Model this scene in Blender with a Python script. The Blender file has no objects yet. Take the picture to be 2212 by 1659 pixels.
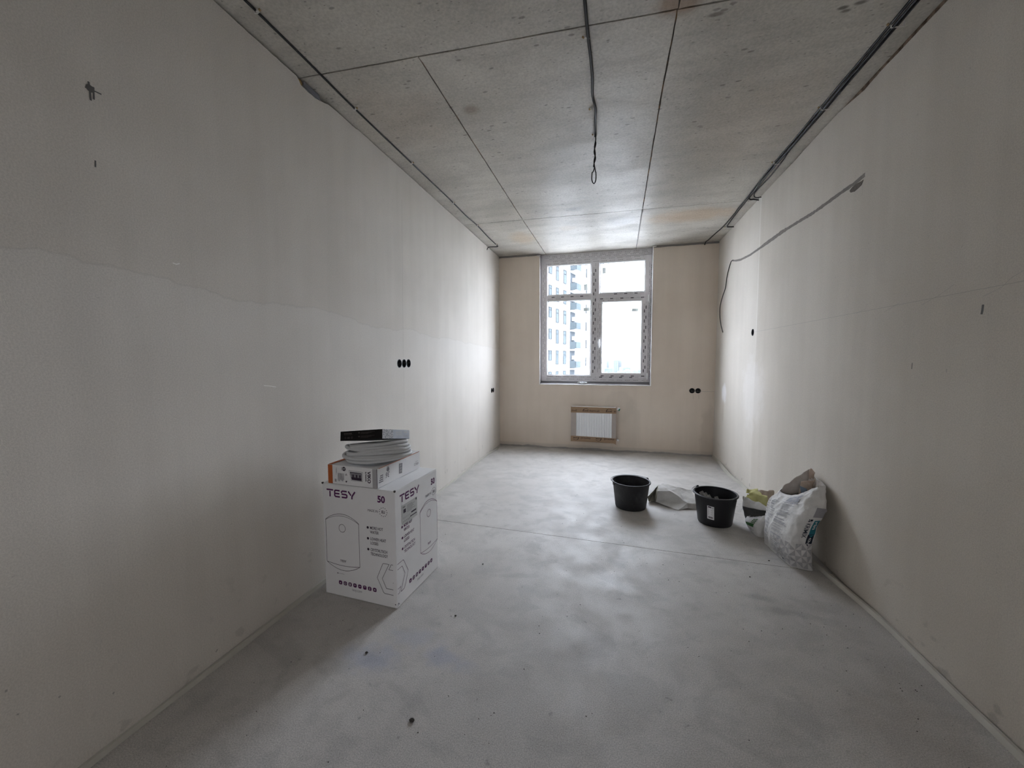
import bpy, bmesh, math, random
from mathutils import Vector, Matrix, noise as mnoise
random.seed(7)
scene = bpy.context.scene
col = scene.collection
PI = math.pi

# ------------------------------------------------------------------ camera, sky, exposure
W, H = 2.8815, 2.75            # room width, height (m); window wall at y = 0, room runs to -y
YB = -6.5                      # rear wall behind the photographer
CAM = Vector((1.5863, -5.4464, 1.2814))
FPX = 833.78
RIGHT = Vector((0.96860475, 0.24858974, -0.00282498))
UP = Vector((-0.01356603, 0.06419816, 0.99784496))
FWD = Vector((-0.24823537, 0.96647904, -0.06555502))
cd = bpy.data.cameras.new('camera')
cam = bpy.data.objects.new('camera', cd)
col.objects.link(cam)
cd.sensor_width = 36.0
cd.lens = 36.0 * FPX / 2212.0
cd.clip_start = 0.02
cd.clip_end = 3000
mw = Matrix((RIGHT, UP, -FWD)).transposed().to_4x4()
mw.translation = CAM
cam.matrix_world = mw
scene.camera = cam

SKY = 33.0
world = bpy.data.worlds.new('overcast_sky')
scene.world = world
world.use_nodes = True
bg = world.node_tree.nodes['Background']
bg.inputs[0].default_value = (0.83, 0.872, 1.0, 1)
bg.inputs[1].default_value = SKY

pl = bpy.data.lights.new('window_portal', 'AREA')       # sampling portal in the window opening; gives no light of its own
pl.shape = 'RECTANGLE'
pl.size, pl.size_y = 1.55, 1.86
pl.cycles.is_portal = True
po = bpy.data.objects.new('window_portal', pl)
col.objects.link(po)
po.location = (1.35, 0.19, 1.84)
po.rotation_euler = (-PI / 2, 0, 0)

pl2 = bpy.data.lights.new('fill_door_portal', 'AREA')
pl2.shape = 'RECTANGLE'
pl2.size, pl2.size_y = 1.4, 2.1
pl2.cycles.is_portal = True
po2 = bpy.data.objects.new('fill_door_portal', pl2)
col.objects.link(po2)
po2.location = (1.45, YB - .21, 1.05)
po2.rotation_euler = (PI / 2, 0, 0)
FILL_DOOR_T = 0.066                   # share of sky let in as fill by the unseen added door

vs = scene.view_settings
vs.view_transform = 'Standard'
vs.look = 'None'
vs.exposure = 0.0
vs.gamma = 1.0
vs.use_curve_mapping = False
cy = scene.cycles
cy.use_denoising = True
cy.max_bounces = 8
cy.diffuse_bounces = 6
cy.glossy_bounces = 3
cy.use_adaptive_sampling = True
cy.adaptive_threshold = 0.2
cy.transparent_max_bounces = 16
cy.sample_clamp_indirect = 12.0
cy.caustics_reflective = False
cy.caustics_refractive = False


# ------------------------------------------------------------------ helpers
def ray(px, py):
    return FWD + RIGHT * ((px - 1106) / FPX) - UP * ((py - 829.5) / FPX)


def at(px, py, ax, v):
    """point on the real plane x/y/z = v seen at a photo pixel"""
    d = ray(px, py)
    k = 'xyz'.index(ax)
    return CAM + d * ((v - CAM[k]) / d[k])


WM = {}


def thing(name, label, cat, loc=(0, 0, 0), rotz=0, group=None, kind=None):
    o = bpy.data.objects.new(name, None)
    col.objects.link(o)
    o.empty_display_size = 0.05
    o.location = loc
    o.rotation_euler = (0, 0, rotz)
    WM[o.name] = Matrix.Translation(Vector(loc)) @ Matrix.Rotation(rotz, 4, 'Z')
    tag(o, label, cat, group, kind)
    return o


def tag(o, label=None, cat=None, group=None, kind=None):
    if label:
        o['label'] = label
    if cat:
        o['category'] = cat
    if group:
        o['group'] = group
    if kind:
        o['kind'] = kind
    return o


def nz(x, y=0.0, z=0.0):
    return mnoise.noise(Vector((x, y, z)))


class MB:
    def __init__(s):
        s.v, s.f, s.mi = [], [], []

    def add(s, vs_, fs_, mi=0):
        b = len(s.v)
        s.v += [Vector(q) for q in vs_]
        s.f += [[i + b for i in f] for f in fs_]
        s.mi += [mi] * len(fs_)
        return s

    def poly(s, pts, mi=0):
        return s.add(pts, [list(range(len(pts)))], mi)

    def box(s, lo, hi, mi=0):
        x0, y0, z0 = lo
        x1, y1, z1 = hi
        return s.add([(x0, y0, z0), (x1, y0, z0), (x1, y1, z0), (x0, y1, z0), (x0, y0, z1), (x1, y0, z1), (x1, y1, z1), (x0, y1, z1)],
                     [[0, 3, 2, 1], [4, 5, 6, 7], [0, 1, 5, 4], [1, 2, 6, 5], [2, 3, 7, 6], [3, 0, 4, 7]], mi)

    def obox(s, o, a, b, c, mi=0):
        o, a, b, c = map(Vector, (o, a, b, c))
        return s.add([o, o + a, o + a + b, o + b, o + c, o + a + c, o + a + b + c, o + b + c],
                     [[0, 3, 2, 1], [4, 5, 6, 7], [0, 1, 5, 4], [1, 2, 6, 5], [2, 3, 7, 6], [3, 0, 4, 7]], mi)

    def prism(s, pts, d, mi=0):
        n = len(pts)
        d = Vector(d)
        p0 = [Vector(q) for q in pts]
        p1 = [q + d for q in p0]
        return s.add(p0 + p1, [list(range(n))[::-1], list(range(n, 2 * n))] + [[i, (i + 1) % n, n + (i + 1) % n, n + i] for i in range(n)], mi)

    def tube(s, path, r, n=8, closed=False, mi=0, caps=True):
        path = [Vector(q) for q in path]
        m = len(path)
        rr = r if callable(r) else (lambda i: r)
        vs_, fs_ = [], []
        ref = None
        for i, q in enumerate(path):
            if closed:
                t = path[(i + 1) % m] - path[i - 1]
            else:
                t = path[min(i + 1, m - 1)] - path[max(i - 1, 0)]
            t.normalize()
            if ref is None:
                ref = Vector((0, 0, 1)) if abs(t.z) < .9 else Vector((1, 0, 0))
            a = ref - t * ref.dot(t)
            a.normalize()
            ref = a
            b = t.cross(a)
            for k in range(n):
                w = 2 * PI * k / n
                vs_.append(q + (a * math.cos(w) + b * math.sin(w)) * rr(i))
        for i in range(m if closed else m - 1):
            j = (i + 1) % m
            for k in range(n):
                l = (k + 1) % n
                fs_.append([i * n + k, i * n + l, j * n + l, j * n + k])
        if caps and not closed:
            fs_.append(list(range(n))[::-1])
            fs_.append([(m - 1) * n + k for k in range(n)])
        return s.add(vs_, fs_, mi)

    def lathe(s, prof, n=48, c=(0, 0, 0), mi=0, ax='z'):
        vs_, fs_ = [], []
        c = Vector(c)
        for r, z in prof:
            for k in range(n):
                w = 2 * PI * k / n
                q = (r * math.cos(w), r * math.sin(w), z)
                if ax == 'x':
                    q = (z, r * math.cos(w), r * math.sin(w))
                if ax == 'y':
                    q = (r * math.sin(w), z, r * math.cos(w))
                vs_.append(c + Vector(q))
        for i in range(len(prof) - 1):
            for k in range(n):
                l = (k + 1) % n
                fs_.append([i * n + k, i * n + l, (i + 1) * n + l, (i + 1) * n + k])
        return s.add(vs_, fs_, mi)

    def grid(s, fn, nu, nv, mi=0, closeu=False):
        vs_ = [fn(i / (nu if closeu else nu - 1), j / (nv - 1)) for j in range(nv) for i in range(nu)]
        fs_ = []
        for j in range(nv - 1):
            for i in range(nu if closeu else nu - 1):
                k = (i + 1) % nu
                fs_.append([j * nu + i, j * nu + k, (j + 1) * nu + k, (j + 1) * nu + i])
        return s.add(vs_, fs_, mi)

    def obj(s, name, mat, parent=None, world=True, smooth=False, org=None, bevel=0.0, solid=0.0, recalc=True, merge=False):
        me = bpy.data.meshes.new(name)
        vs_ = s.v
        if parent is not None:
            M = WM[parent.name]
            if world:
                Mi = M.inverted()
                vs_ = [Mi @ q for q in vs_]
        elif org is not None:
            og = Vector(org)
            vs_ = [q - og for q in vs_]
        me.from_pydata([tuple(q) for q in vs_], [], s.f)
        mats = mat if isinstance(mat, (list, tuple)) else [mat]
        for m in mats:
            me.materials.append(m)
        if len(mats) > 1:
            for p, i in zip(me.polygons, s.mi):
                p.material_index = i
        if recalc or merge:
            b = bmesh.new()
            b.from_mesh(me)
            if merge:
                bmesh.ops.remove_doubles(b, verts=b.verts, dist=1e-5)
            if recalc:
                bmesh.ops.recalc_face_normals(b, faces=b.faces)
            b.to_mesh(me)
            b.free()
        if smooth:
            for p in me.polygons:
                p.use_smooth = True
        o = bpy.data.objects.new(name, me)
        col.objects.link(o)
        if parent is not None:
            o.parent = parent
            WM[o.name] = WM[parent.name]
        elif org is not None:
            o.location = org
            WM[o.name] = Matrix.Translation(Vector(org))
        else:
            WM[o.name] = Matrix.Identity(4)
        if bevel:
            md = o.modifiers.new('bevel', 'BEVEL')
            md.width = bevel
            md.segments = 2
            md.limit_method = 'ANGLE'
        if solid:
            md = o.modifiers.new('thickness', 'SOLIDIFY')
            md.thickness = abs(solid)
            md.offset = -1 if solid > 0 else 1
            if len(mats) > 1:
                md.material_offset = 1
        return o


def text2d(body, size=1.0, bold=0.0, align='LEFT', sx=1.0, shear=0.0, space=1.0):
    """flat lettering as 2-D points and faces (baseline at y = 0)"""
    c = bpy.data.curves.new('lettering', 'FONT')
    c.body = body
    c.size = size
    c.offset = bold
    c.align_x = align
    c.shear = shear
    c.space_character = space
    c.fill_mode = 'FRONT'
    c.resolution_u = 3
    o = bpy.data.objects.new('lettering', c)
    me = o.to_mesh()
    vs_ = [(q.co.x * sx, q.co.y) for q in me.vertices]
    fs_ = [list(p.vertices) for p in me.polygons]
    o.to_mesh_clear()
    bpy.data.objects.remove(o)
    bpy.data.curves.remove(c)
    return vs_, fs_


def stroke2d(pts, w, closed=False):
    """polyline of constant width as quads with mitred joints"""
    n = len(pts)
    P = [Vector(q) for q in pts]
    L, R_ = [], []
    for i in range(n):
        if closed:
            a, b = P[i - 1], P[(i + 1) % n]
        else:
            a, b = P[max(i - 1, 0)], P[min(i + 1, n - 1)]
        d1 = (P[i] - a)
        d2 = (b - P[i])
        if d1.length < 1e-9:
            d1 = d2
        if d2.length < 1e-9:
            d2 = d1
        d1 = d1.normalized()
        d2 = d2.normalized()
        n1 = Vector((-d1.y, d1.x))
        n2 = Vector((-d2.y, d2.x))
        m = (n1 + n2)
        m = m.normalized() if m.length > 1e-6 else n1
        k = w / 2 / max(.35, m.dot(n1))
        L.append(P[i] + m * k)
        R_.append(P[i] - m * k)
    vs_ = [tuple(q) for q in L + R_]
    fs_ = [[i, (i + 1) % n, n + (i + 1) % n, n + i] for i in range(n if closed else n - 1)]
    return vs_, fs_


def rect2d(x0, y0, x1, y1):
    return [(x0, y0), (x1, y0), (x1, y1), (x0, y1)], [[0, 1, 2, 3]]


def disc2d(x, y, r, n=14):
    return [(x + r * math.cos(2 * PI * k / n), y + r * math.sin(2 * PI * k / n)) for k in range(n)], [list(range(n))]


def ring2d(x, y, r, w, n=28, rx=1.0):
    return stroke2d([(x + rx * r * math.cos(2 * PI * k / n), y + r * math.sin(2 * PI * k / n)) for k in range(n)], w, True)


def shift2d(g, dx, dy, rot=0.0):
    c, s_ = math.cos(rot), math.sin(rot)
    return [(dx + x * c - y * s_, dy + x * s_ + y * c) for x, y in g[0]], g[1]


def put2d(mb, g, fn, mi=0):
    mb.add([fn(x, y) for x, y in g[0]], g[1], mi)


# ---- node materials
class G:
    def __init__(s, name):
        s.m = bpy.data.materials.new(name)
        s.m.use_nodes = True
        s.t = s.m.node_tree
        s.b = s.t.nodes['Principled BSDF']
        s._pos = None

    def L(s, a, b):
        s.t.links.new(a, b)

    def inp(s, sock, v):
        if isinstance(v, bpy.types.NodeSocket):
            s.L(v, sock)
        elif v is not None:
            if isinstance(v, (tuple, list)) and len(v) == 3 and len(sock.default_value) == 4:
                v = (*v, 1)
            sock.default_value = v

    def pos(s):
        if s._pos is None:
            s._pos = s.t.nodes.new('ShaderNodeNewGeometry').outputs['Position']
        return s._pos

    def obj(s):
        return s.t.nodes.new('ShaderNodeTexCoord').outputs['Object']

    def xyz(s, v=None):
        n = s.t.nodes.new('ShaderNodeSeparateXYZ')
        s.L(v or s.pos(), n.inputs[0])
        return n.outputs

    def map(s, scale=(1, 1, 1), loc=(0, 0, 0), v=None, rot=(0, 0, 0)):
        n = s.t.nodes.new('ShaderNodeMapping')
        s.L(v or s.pos(), n.inputs[0])
        n.inputs['Scale'].default_value = scale
        n.inputs['Location'].default_value = loc
        n.inputs['Rotation'].default_value = rot
        return n.outputs[0]

    def noise(s, scale, detail=4, rough=.55, v=None, dist=0.0):
        n = s.t.nodes.new('ShaderNodeTexNoise')
        s.L(v or s.pos(), n.inputs['Vector'])
        n.inputs['Scale'].default_value = scale
        n.inputs['Detail'].default_value = detail
        n.inputs['Roughness'].default_value = rough
        n.inputs['Distortion'].default_value = dist
        return n.outputs['Fac']

    def voro(s, scale, v=None, feat='F1', rnd=1.0):
        n = s.t.nodes.new('ShaderNodeTexVoronoi')
        n.feature = feat
        s.L(v or s.pos(), n.inputs['Vector'])
        n.inputs['Scale'].default_value = scale
        n.inputs['Randomness'].default_value = rnd
        return n.outputs['Distance']

    def math(s, op, a, b=None, c=None, clamp=False):
        n = s.t.nodes.new('ShaderNodeMath')
        n.operation = op
        n.use_clamp = clamp
        for i, v in enumerate((a, b, c)):
            s.inp(n.inputs[i], v)
        return n.outputs[0]

    def ss(s, x, e0, e1, lo=0.0, hi=1.0):
        n = s.t.nodes.new('ShaderNodeMapRange')
        n.interpolation_type = 'SMOOTHSTEP'
        s.inp(n.inputs[0], x)
        n.inputs[1].default_value = e0
        n.inputs[2].default_value = e1
        n.inputs[3].default_value = lo
        n.inputs[4].default_value = hi
        return n.outputs[0]

    def mix(s, f, a, b, mode='MIX'):
        n = s.t.nodes.new('ShaderNodeMix')
        n.data_type = 'RGBA'
        n.blend_type = mode
        s.inp(n.inputs['Factor'], f)
        s.inp(n.inputs[6], a)
        s.inp(n.inputs[7], b)
        return n.outputs[2]

    def blob(s, c, rad, wob=None, amt=0.35, soft=.45):
        """1 inside an ellipsoid patch with a noisy border"""
        v = s.t.nodes.new('ShaderNodeVectorMath')
        v.operation = 'SUBTRACT'
        s.L(s.pos(), v.inputs[0])
        v.inputs[1].default_value = c
        d = s.t.nodes.new('ShaderNodeVectorMath')
        d.operation = 'DIVIDE'
        s.L(v.outputs[0], d.inputs[0])
        d.inputs[1].default_value = rad
        l = s.t.nodes.new('ShaderNodeVectorMath')
        l.operation = 'LENGTH'
        s.L(d.outputs[0], l.inputs[0])
        x = l.outputs['Value']
        if wob is not None:
            x = s.math('ADD', x, s.math('MULTIPLY', s.math('SUBTRACT', wob, 0.5), amt * 4))
        return s.ss(x, 1 + soft * .5, 1 - soft)

    def bump(s, h, strength=.3, dist=.002):
        n = s.t.nodes.new('ShaderNodeBump')
        n.inputs['Strength'].default_value = strength
        n.inputs['Distance'].default_value = dist
        s.L(h, n.inputs['Height'])
        s.L(n.outputs[0], s.b.inputs['Normal'])

    def out(s, color=None, rough=None, spec=None, metal=None):
        s.inp(s.b.inputs['Base Color'], color)
        s.inp(s.b.inputs['Roughness'], rough)
        s.inp(s.b.inputs['Specular IOR Level'], spec)
        s.inp(s.b.inputs['Metallic'], metal)
        return s.m


def flat(name, c, rough=.6, spec=.3, metal=0.0, var=.06, scale=40, bump=0.0, bscale=200):
    g = G(name)
    f = g.noise(scale, 3)
    k = g.mix(f, tuple(x * (1 - var) for x in c), tuple(min(1, x * (1 + var)) for x in c))
    if bump:
        g.bump(g.noise(bscale, 3), bump, .002)
    return g.out(k, rough, spec, metal)


def join_struct(o, label, cat='structure'):
    return tag(o, label, cat, kind='structure')


# ------------------------------------------------------------------ surface materials
def plaster(name, c1, c2, axis, extra=None):
    g = G(name)
    big = g.noise(1.1, 3, .6)
    sc = (0.3, 7, .45) if axis == 'x' else (7, .3, .45)
    streak = g.noise(1.0, 3, .6, v=g.map(sc))
    k = g.mix(g.ss(big, .3, .7), c1, c2)
    k = g.mix(g.ss(streak, .35, .7, 0, .22), k, tuple(x * .82 for x in c1))
    patch = g.noise(2.3, 2, .5, v=g.map((1, 1, .6), (3, 1, 2)))
    k = g.mix(g.ss(patch, .56, .63, 0, .10), k, tuple(min(1, x * 1.14) for x in c2))
    if extra:
        k = extra(g, k)
    k = g.mix(1.0, k, g.ss(g.noise(210, 2, .7), .28, .72, .91, 1.08), 'MULTIPLY')
    sp = g.noise(55, 2, .6)
    k = g.mix(g.ss(sp, .70, .78, 0, .35), k, tuple(x * .55 for x in c1))
    fine = g.noise(420, 1)
    med = g.noise(7, 2, v=g.map((1, 1, .35)))
    g.bump(g.math('ADD', g.math('MULTIPLY', fine, .25), g.math('MULTIPLY', med, 1.6)), .35, .003)
    return g.out(k, .85, .18)


def left_extra(g, k):
    x, y, z = g.xyz()[:]
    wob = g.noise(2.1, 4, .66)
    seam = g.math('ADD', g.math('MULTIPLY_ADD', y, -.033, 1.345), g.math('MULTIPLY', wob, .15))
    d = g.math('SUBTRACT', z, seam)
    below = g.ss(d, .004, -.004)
    seam_pale = g.math('MULTIPLY', below, g.ss(d, -.55, 0.0))  # paler plaster, strongest at the seam and fading downwards
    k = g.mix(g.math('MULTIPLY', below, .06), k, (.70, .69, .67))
    k = g.mix(g.math('MULTIPLY', seam_pale, .12), k, (.76, .75, .73))
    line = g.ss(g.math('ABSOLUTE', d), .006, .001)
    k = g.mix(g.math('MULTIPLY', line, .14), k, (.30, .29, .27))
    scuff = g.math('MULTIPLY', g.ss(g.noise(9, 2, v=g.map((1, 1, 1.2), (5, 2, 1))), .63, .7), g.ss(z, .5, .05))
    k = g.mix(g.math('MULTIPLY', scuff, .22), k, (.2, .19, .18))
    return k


def right_extra(g, k):
    x, y, z = g.xyz()[:]
    wob = g.noise(2.0, 4, .6)
    # paler replastered strip by the window corner, ends at a trowel line
    d = g.math('SUBTRACT', y, g.math('MULTIPLY_ADD', wob, .05, -1.43))
    st = g.ss(d, -.01, .01)
    k = g.mix(g.math('MULTIPLY', st, .16), k, (.80, .78, .74))
    ln = g.math('MULTIPLY', g.ss(g.math('ABSOLUTE', d), .016, .004), g.ss(z, 1.2, 1.6))
    k = g.mix(g.math('MULTIPLY', ln, .25), k, (.86, .85, .82))
    n2 = g.noise(11, 4)
    k = g.mix(g.math('MULTIPLY', g.blob((W, -.42, .87), (.3, .10, .11), n2, .25), .75), k, (.80, .79, .80))
    k = g.mix(g.math('MULTIPLY', g.blob((W, -.40, .66), (.3, .05, .16), n2, .3), .22), k, (.42, .34, .27))
    k = g.mix(g.math('MULTIPLY', g.blob((W, -1.35, .95), (.3, .30, .35), n2, .3), .16), k, (.85, .84, .86))
    scuff = g.math('MULTIPLY', g.ss(g.noise(9, 2, v=g.map((1, 1, 1.2), (2, 7, 1))), .62, .7), g.ss(z, .35, .02))
    k = g.mix(g.math('MULTIPLY', scuff, .35), k, (.2, .18, .16))
    return k


def back_extra(g, k):
    x, y, z = g.xyz()[:]
    n2 = g.noise(8, 4)
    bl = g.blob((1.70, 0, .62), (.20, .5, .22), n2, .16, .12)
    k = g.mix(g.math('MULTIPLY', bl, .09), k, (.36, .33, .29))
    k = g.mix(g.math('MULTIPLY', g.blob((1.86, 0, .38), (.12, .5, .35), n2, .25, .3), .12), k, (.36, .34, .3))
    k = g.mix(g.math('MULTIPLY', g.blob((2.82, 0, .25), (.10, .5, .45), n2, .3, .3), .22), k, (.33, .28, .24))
    mort = g.ss(z, .075, .045)
    k = g.mix(g.math('MULTIPLY', mort, .35), k, (.40, .38, .35))
    return k


M = {}
M['plaster_left'] = plaster('plaster_left', (.585, .545, .49), (.645, .605, .55), 'x', left_extra)
M['plaster_right'] = plaster('plaster_right', (.515, .472, .412), (.57, .527, .466), 'x', right_extra)
M['plaster_back'] = plaster('plaster_back', (.70, .61, .525), (.75, .665, .58), 'y', back_extra)
M['plaster_rear'] = plaster('plaster_rear', (.60, .57, .53), (.66, .63, .59), 'y')

g = G('masonry')
M['masonry'] = g.out(g.mix(g.ss(g.noise(30, 5), .35, .65), (.10, .075, .055), (.27, .20, .15)), .95, .1)
g.bump(g.noise(60, 5), .8, .01)

g = G('screed')
n1, n2, n3 = g.noise(.9, 4, .62), g.noise(6, 4, .65), g.noise(170, 2, .6)
k = g.mix(g.ss(n1, .32, .68), (.43, .41, .385), (.52, .50, .475))
k = g.mix(g.ss(n2, .40, .72, 0, .45), k, (.36, .345, .33))
k = g.mix(g.ss(g.noise(2.2, 3, .7, v=g.map((1, 1.6, 1), (4, 2, 0))), .55, .75, 0, .2), k, (.58, .565, .545))
n13 = g.noise(13, 3)
k = g.mix(g.ss(g.noise(3.4, 3, .62, v=g.map((1, 1.3, 1), (1.7, 8.2, 0)), dist=.6), .53, .62, 0, .34), k, (.33, .32, .305))
k = g.mix(g.ss(n13, .56, .66, 0, .22), k, (.34, .33, .31))
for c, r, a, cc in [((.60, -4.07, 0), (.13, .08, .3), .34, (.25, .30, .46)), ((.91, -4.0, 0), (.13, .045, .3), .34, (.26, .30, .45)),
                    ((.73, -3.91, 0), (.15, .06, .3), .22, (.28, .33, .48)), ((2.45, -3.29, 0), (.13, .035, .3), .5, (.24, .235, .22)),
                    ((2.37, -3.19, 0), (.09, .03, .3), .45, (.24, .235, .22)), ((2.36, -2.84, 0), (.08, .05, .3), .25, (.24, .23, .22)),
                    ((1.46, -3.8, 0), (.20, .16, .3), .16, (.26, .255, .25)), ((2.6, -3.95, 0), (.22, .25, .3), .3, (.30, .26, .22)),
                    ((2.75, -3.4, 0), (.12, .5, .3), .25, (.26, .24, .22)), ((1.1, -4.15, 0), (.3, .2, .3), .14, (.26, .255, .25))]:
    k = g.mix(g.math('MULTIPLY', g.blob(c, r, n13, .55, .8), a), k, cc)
k = g.mix(1.0, k, g.ss(g.noise(240, 2, .7), .28, .72, .74, 1.22), 'MULTIPLY')
k = g.mix(g.ss(n3, .62, .75, 0, .45), k, (.22, .215, .21))
k = g.mix(g.ss(g.noise(230, 2, .6, v=g.map((1, 1, 1), (9, 3, 0))), .66, .78, 0, .45), k, (.72, .71, .70))
k = g.mix(g.ss(g.noise(24, 2, .6), .70, .76, 0, .5), k, (.21, .20, .19))
g.bump(g.math('ADD', g.math('MULTIPLY', n3, .5), g.math('MULTIPLY', n2, 1.0)), .30, .002)
M['screed'] = g.out(k, g.ss(n2, .3, .7, .48, .66), .42)

g = G('ceiling_concrete')
n1, n2 = g.noise(1.3, 4, .62), g.noise(5, 4, .65, v=g.map((.5, 1.6, 1)))
k = g.mix(g.ss(n1, .32, .68), (.41, .385, .338), (.535, .507, .455))
k = g.mix(g.ss(n2, .42, .70, 0, .40), k, (.33, .31, .28))
wo = g.noise(6, 3, .65)
for c, r, a, cc in [((.52, -.73, H), (.17, .26, .4), .55, (.50, .38, .25)), ((2.36, -1.02, H), (.46, .20, .4), .60, (.46, .33, .21)),
                    ((.76, -3.2, H), (.06, .05, .4), .55, (.19, .13, .08)), ((.3, -3.2, H), (.3, .35, .4), .20, (.40, .30, .22)),
                    ((2.4, -3.9, H), (.5, .3, .4), .35, (.36, .26, .17)), ((1.84, -3.62, H), (.10, .07, .4), .7, (.25, .15, .08)),
                    ((1.21, -1.5, H), (.09, .06, .4), .6, (.27, .26, .25)), ((1.66, -1.05, H), (.20, .14, .4), .45, (.28, .27, .26)),
                    ((1.08, -.95, H), (.10, .10, .4), .25, (.52, .40, .27)), ((2.45, -2.6, H), (.35, .6, .4), .22, (.42, .33, .25)),
                    ((2.51, -3.43, H), (.025, .012, .4), .9, (.10, .085, .07)), ((2.57, -3.44, H), (.03, .012, .4), .9, (.10, .085, .07)),
                    ((2.0, -3.53, H), (.035, .012, .4), .8, (.14, .12, .10)), ((2.53, -3.41, H), (.02, .01, .4), .8, (.10, .085, .07))]:
    k = g.mix(g.math('MULTIPLY', g.blob(c, r, wo, .3, .6), a), k, cc)
for sc, th, dens, off in ((16, .17, .47, 0), (40, .17, .47, 3.3)):
    d = g.voro(sc, v=g.map((.55, 1.3, 1), (off, off, 0)))
    m_ = g.math('MULTIPLY', g.ss(d, th, th * .55), g.ss(g.noise(sc * .55, 2, v=g.map((1, 1, 1), (off + 5, 1, 0))), dens, dens + .06))
    k = g.mix(g.math('MULTIPLY', m_, .58), k, (.11, .095, .08))
k = g.mix(1.0, k, g.ss(g.noise(75, 3, .75), .28, .72, .86, 1.12), 'MULTIPLY')
g.bump(g.math('ADD', g.noise(60, 2), g.math('MULTIPLY', n2, 1.5)), .22, .003)
M['ceiling'] = g.out(k, g.ss(n2, .3, .7, .40, .54), .38)

g = G('joint_crust')
M['joint'] = g.out(g.mix(g.ss(g.noise(9, 5), .48, .62), (.085, .075, .065), (.23, .14, .075)), .95, .1)
M['concrete_band'] = flat('concrete_band', (.33, .31, .30), .9, .15, var=.15, scale=15, bump=.4)
M['mortar'] = flat('mortar', (.34, .325, .31), .95, .1, var=.22, scale=25, bump=.9, bscale=90)
M['pencil'] = flat('pencil_graphite', (.12, .115, .11), .7, .2)
M['pencil_soft'] = flat('pencil_graphite_soft', (.36, .34, .315), .8, .15)
M['scratch'] = flat('plaster_scratch', (.85, .83, .80), .9, .1)

# ------------------------------------------------------------------ room shell
JY = lambda x: -2.675 - .052 * x            # screed expansion joint
ym = (-6.5 + .4) / 2
fl = join_struct(MB().box((-.25, YB - .2, -.25), (W + .25, .175, -.035)).obj('floor', M['joint']), 'grey cement screed floor of the unfinished room', 'floor')
for (ya, yb_, sgn) in ((YB - .2, None, -1), (None, .06, 1)):
    xs = [i * (W + .1) / 60 - .05 for i in range(61)]
    edge = [(x, JY(x) + sgn * (.0024 + .0012 * nz(x * 14, sgn * 3)), 0) for x in xs]
    if ya is not None:
        pts = [(xs[0], ya, 0), (xs[-1], ya, 0)] + edge[::-1]
    else:
        pts = edge + [(xs[-1], yb_, 0), (xs[0], yb_, 0)]
    MB().prism([(a, b, -.035) for a, b, c in pts], (0, 0, .035)).obj('screed_slab', M['screed'], fl)

ce = join_struct(MB().box((-.25, YB - .2, H + .006), (W + .25, .18, H + .25)).obj('ceiling', M['joint']), 'raw concrete slab ceiling with formwork panel joints', 'ceiling')
colx = [lambda y: -.06, lambda y: .656 + (.012 * (y + 1.34) if y > -1.34 else 0), lambda y: 1.838 + .0165 * max(0, y + 3.0) , lambda y: W + .06]
rowy = [lambda x: YB, lambda x: -3.665 + .037 * x, lambda x: -1.36 + .02 * x, lambda x: .175]
for i in range(3):
    for j in range(3):
        if j == 0 and i == 1:
            continue                    # the panel nearest the camera spans two columns
        gp = .0040
        i2 = 2 if (j == 0 and i == 0) else i + 1
        def P(u, v, i=i, j=j, i2=i2):
            yy = rowy[j](1.4) * (1 - v) + rowy[j + 1](1.4) * v
            xx = colx[i](yy) * (1 - u) + colx[i2](yy) * u
            y = rowy[j](xx) * (1 - v) + rowy[j + 1](xx) * v
            return Vector((xx, y, H))
        pts = []
        for (a, b, nn) in (((0, 0), (1, 0), 40), ((1, 0), (1, 1), 50), ((1, 1), (0, 1), 40), ((0, 1), (0, 0), 50)):
            for k_ in range(nn):
                t = k_ / nn
                q = P(a[0] + (b[0] - a[0]) * t, a[1] + (b[1] - a[1]) * t)
                c_ = Vector((1 if a[0] == b[0] == 0 else -1 if a[0] == b[0] == 1 else 0, 1 if a[1] == b[1] == 0 else -1 if a[1] == b[1] == 1 else 0, 0))
                q += c_ * (gp + .0022 * nz(q.x * 9, q.y * 9, i + j * 3) + .0016 * nz(q.x * 40, q.y * 40, i))
                pts.append(q)
        MB().prism(pts, (0, 0, .006)).obj('ceiling_panel', M['ceiling'], ce)
# pale mortar fin along the right-hand panel joint near the window
fin = MB()
pth = [(1.864 + .019 * (y + 1.3) + .003 * nz(y * 9), y, H - .001) for y in [-1.32 + i * .05 for i in range(32)]]
fin.tube(pth, lambda i: .007 + .002 * nz(i * .7), 6)
fin.obj('joint_fin', M['mortar'], ce, smooth=True)

TH = .055


def carve(o, cyls):
    """cut the round socket holes (centre, axis) into a plaster layer"""
    cb = MB()
    for c, ax in cyls:
        c = Vector(c)
        n = 40
        r = .0345
        rings = []
        for d in (-.2, .2):
            for k_ in range(n):
                w = 2 * PI * k_ / n
                if ax == 'x':
                    rings.append(c + Vector((d, r * math.cos(w), r * math.sin(w))))
                else:
                    rings.append(c + Vector((r * math.cos(w), d, r * math.sin(w))))
        cb.add(rings, [list(range(n))[::-1], list(range(n, 2 * n))] + [[i, (i + 1) % n, n + (i + 1) % n, n + i] for i in range(n)])
    co = cb.obj('cutter', M['pencil'])
    md = o.modifiers.new('b', 'BOOLEAN')
    md.operation = 'DIFFERENCE'
    md.solver = 'EXACT'
    md.object = co
    dg = bpy.context.evaluated_depsgraph_get()
    me = bpy.data.meshes.new_from_object(o.evaluated_get(dg))
    o.modifiers.clear()
    old = o.data
    o.data = me
    bpy.data.meshes.remove(old)
    bpy.data.objects.remove(co)


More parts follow.
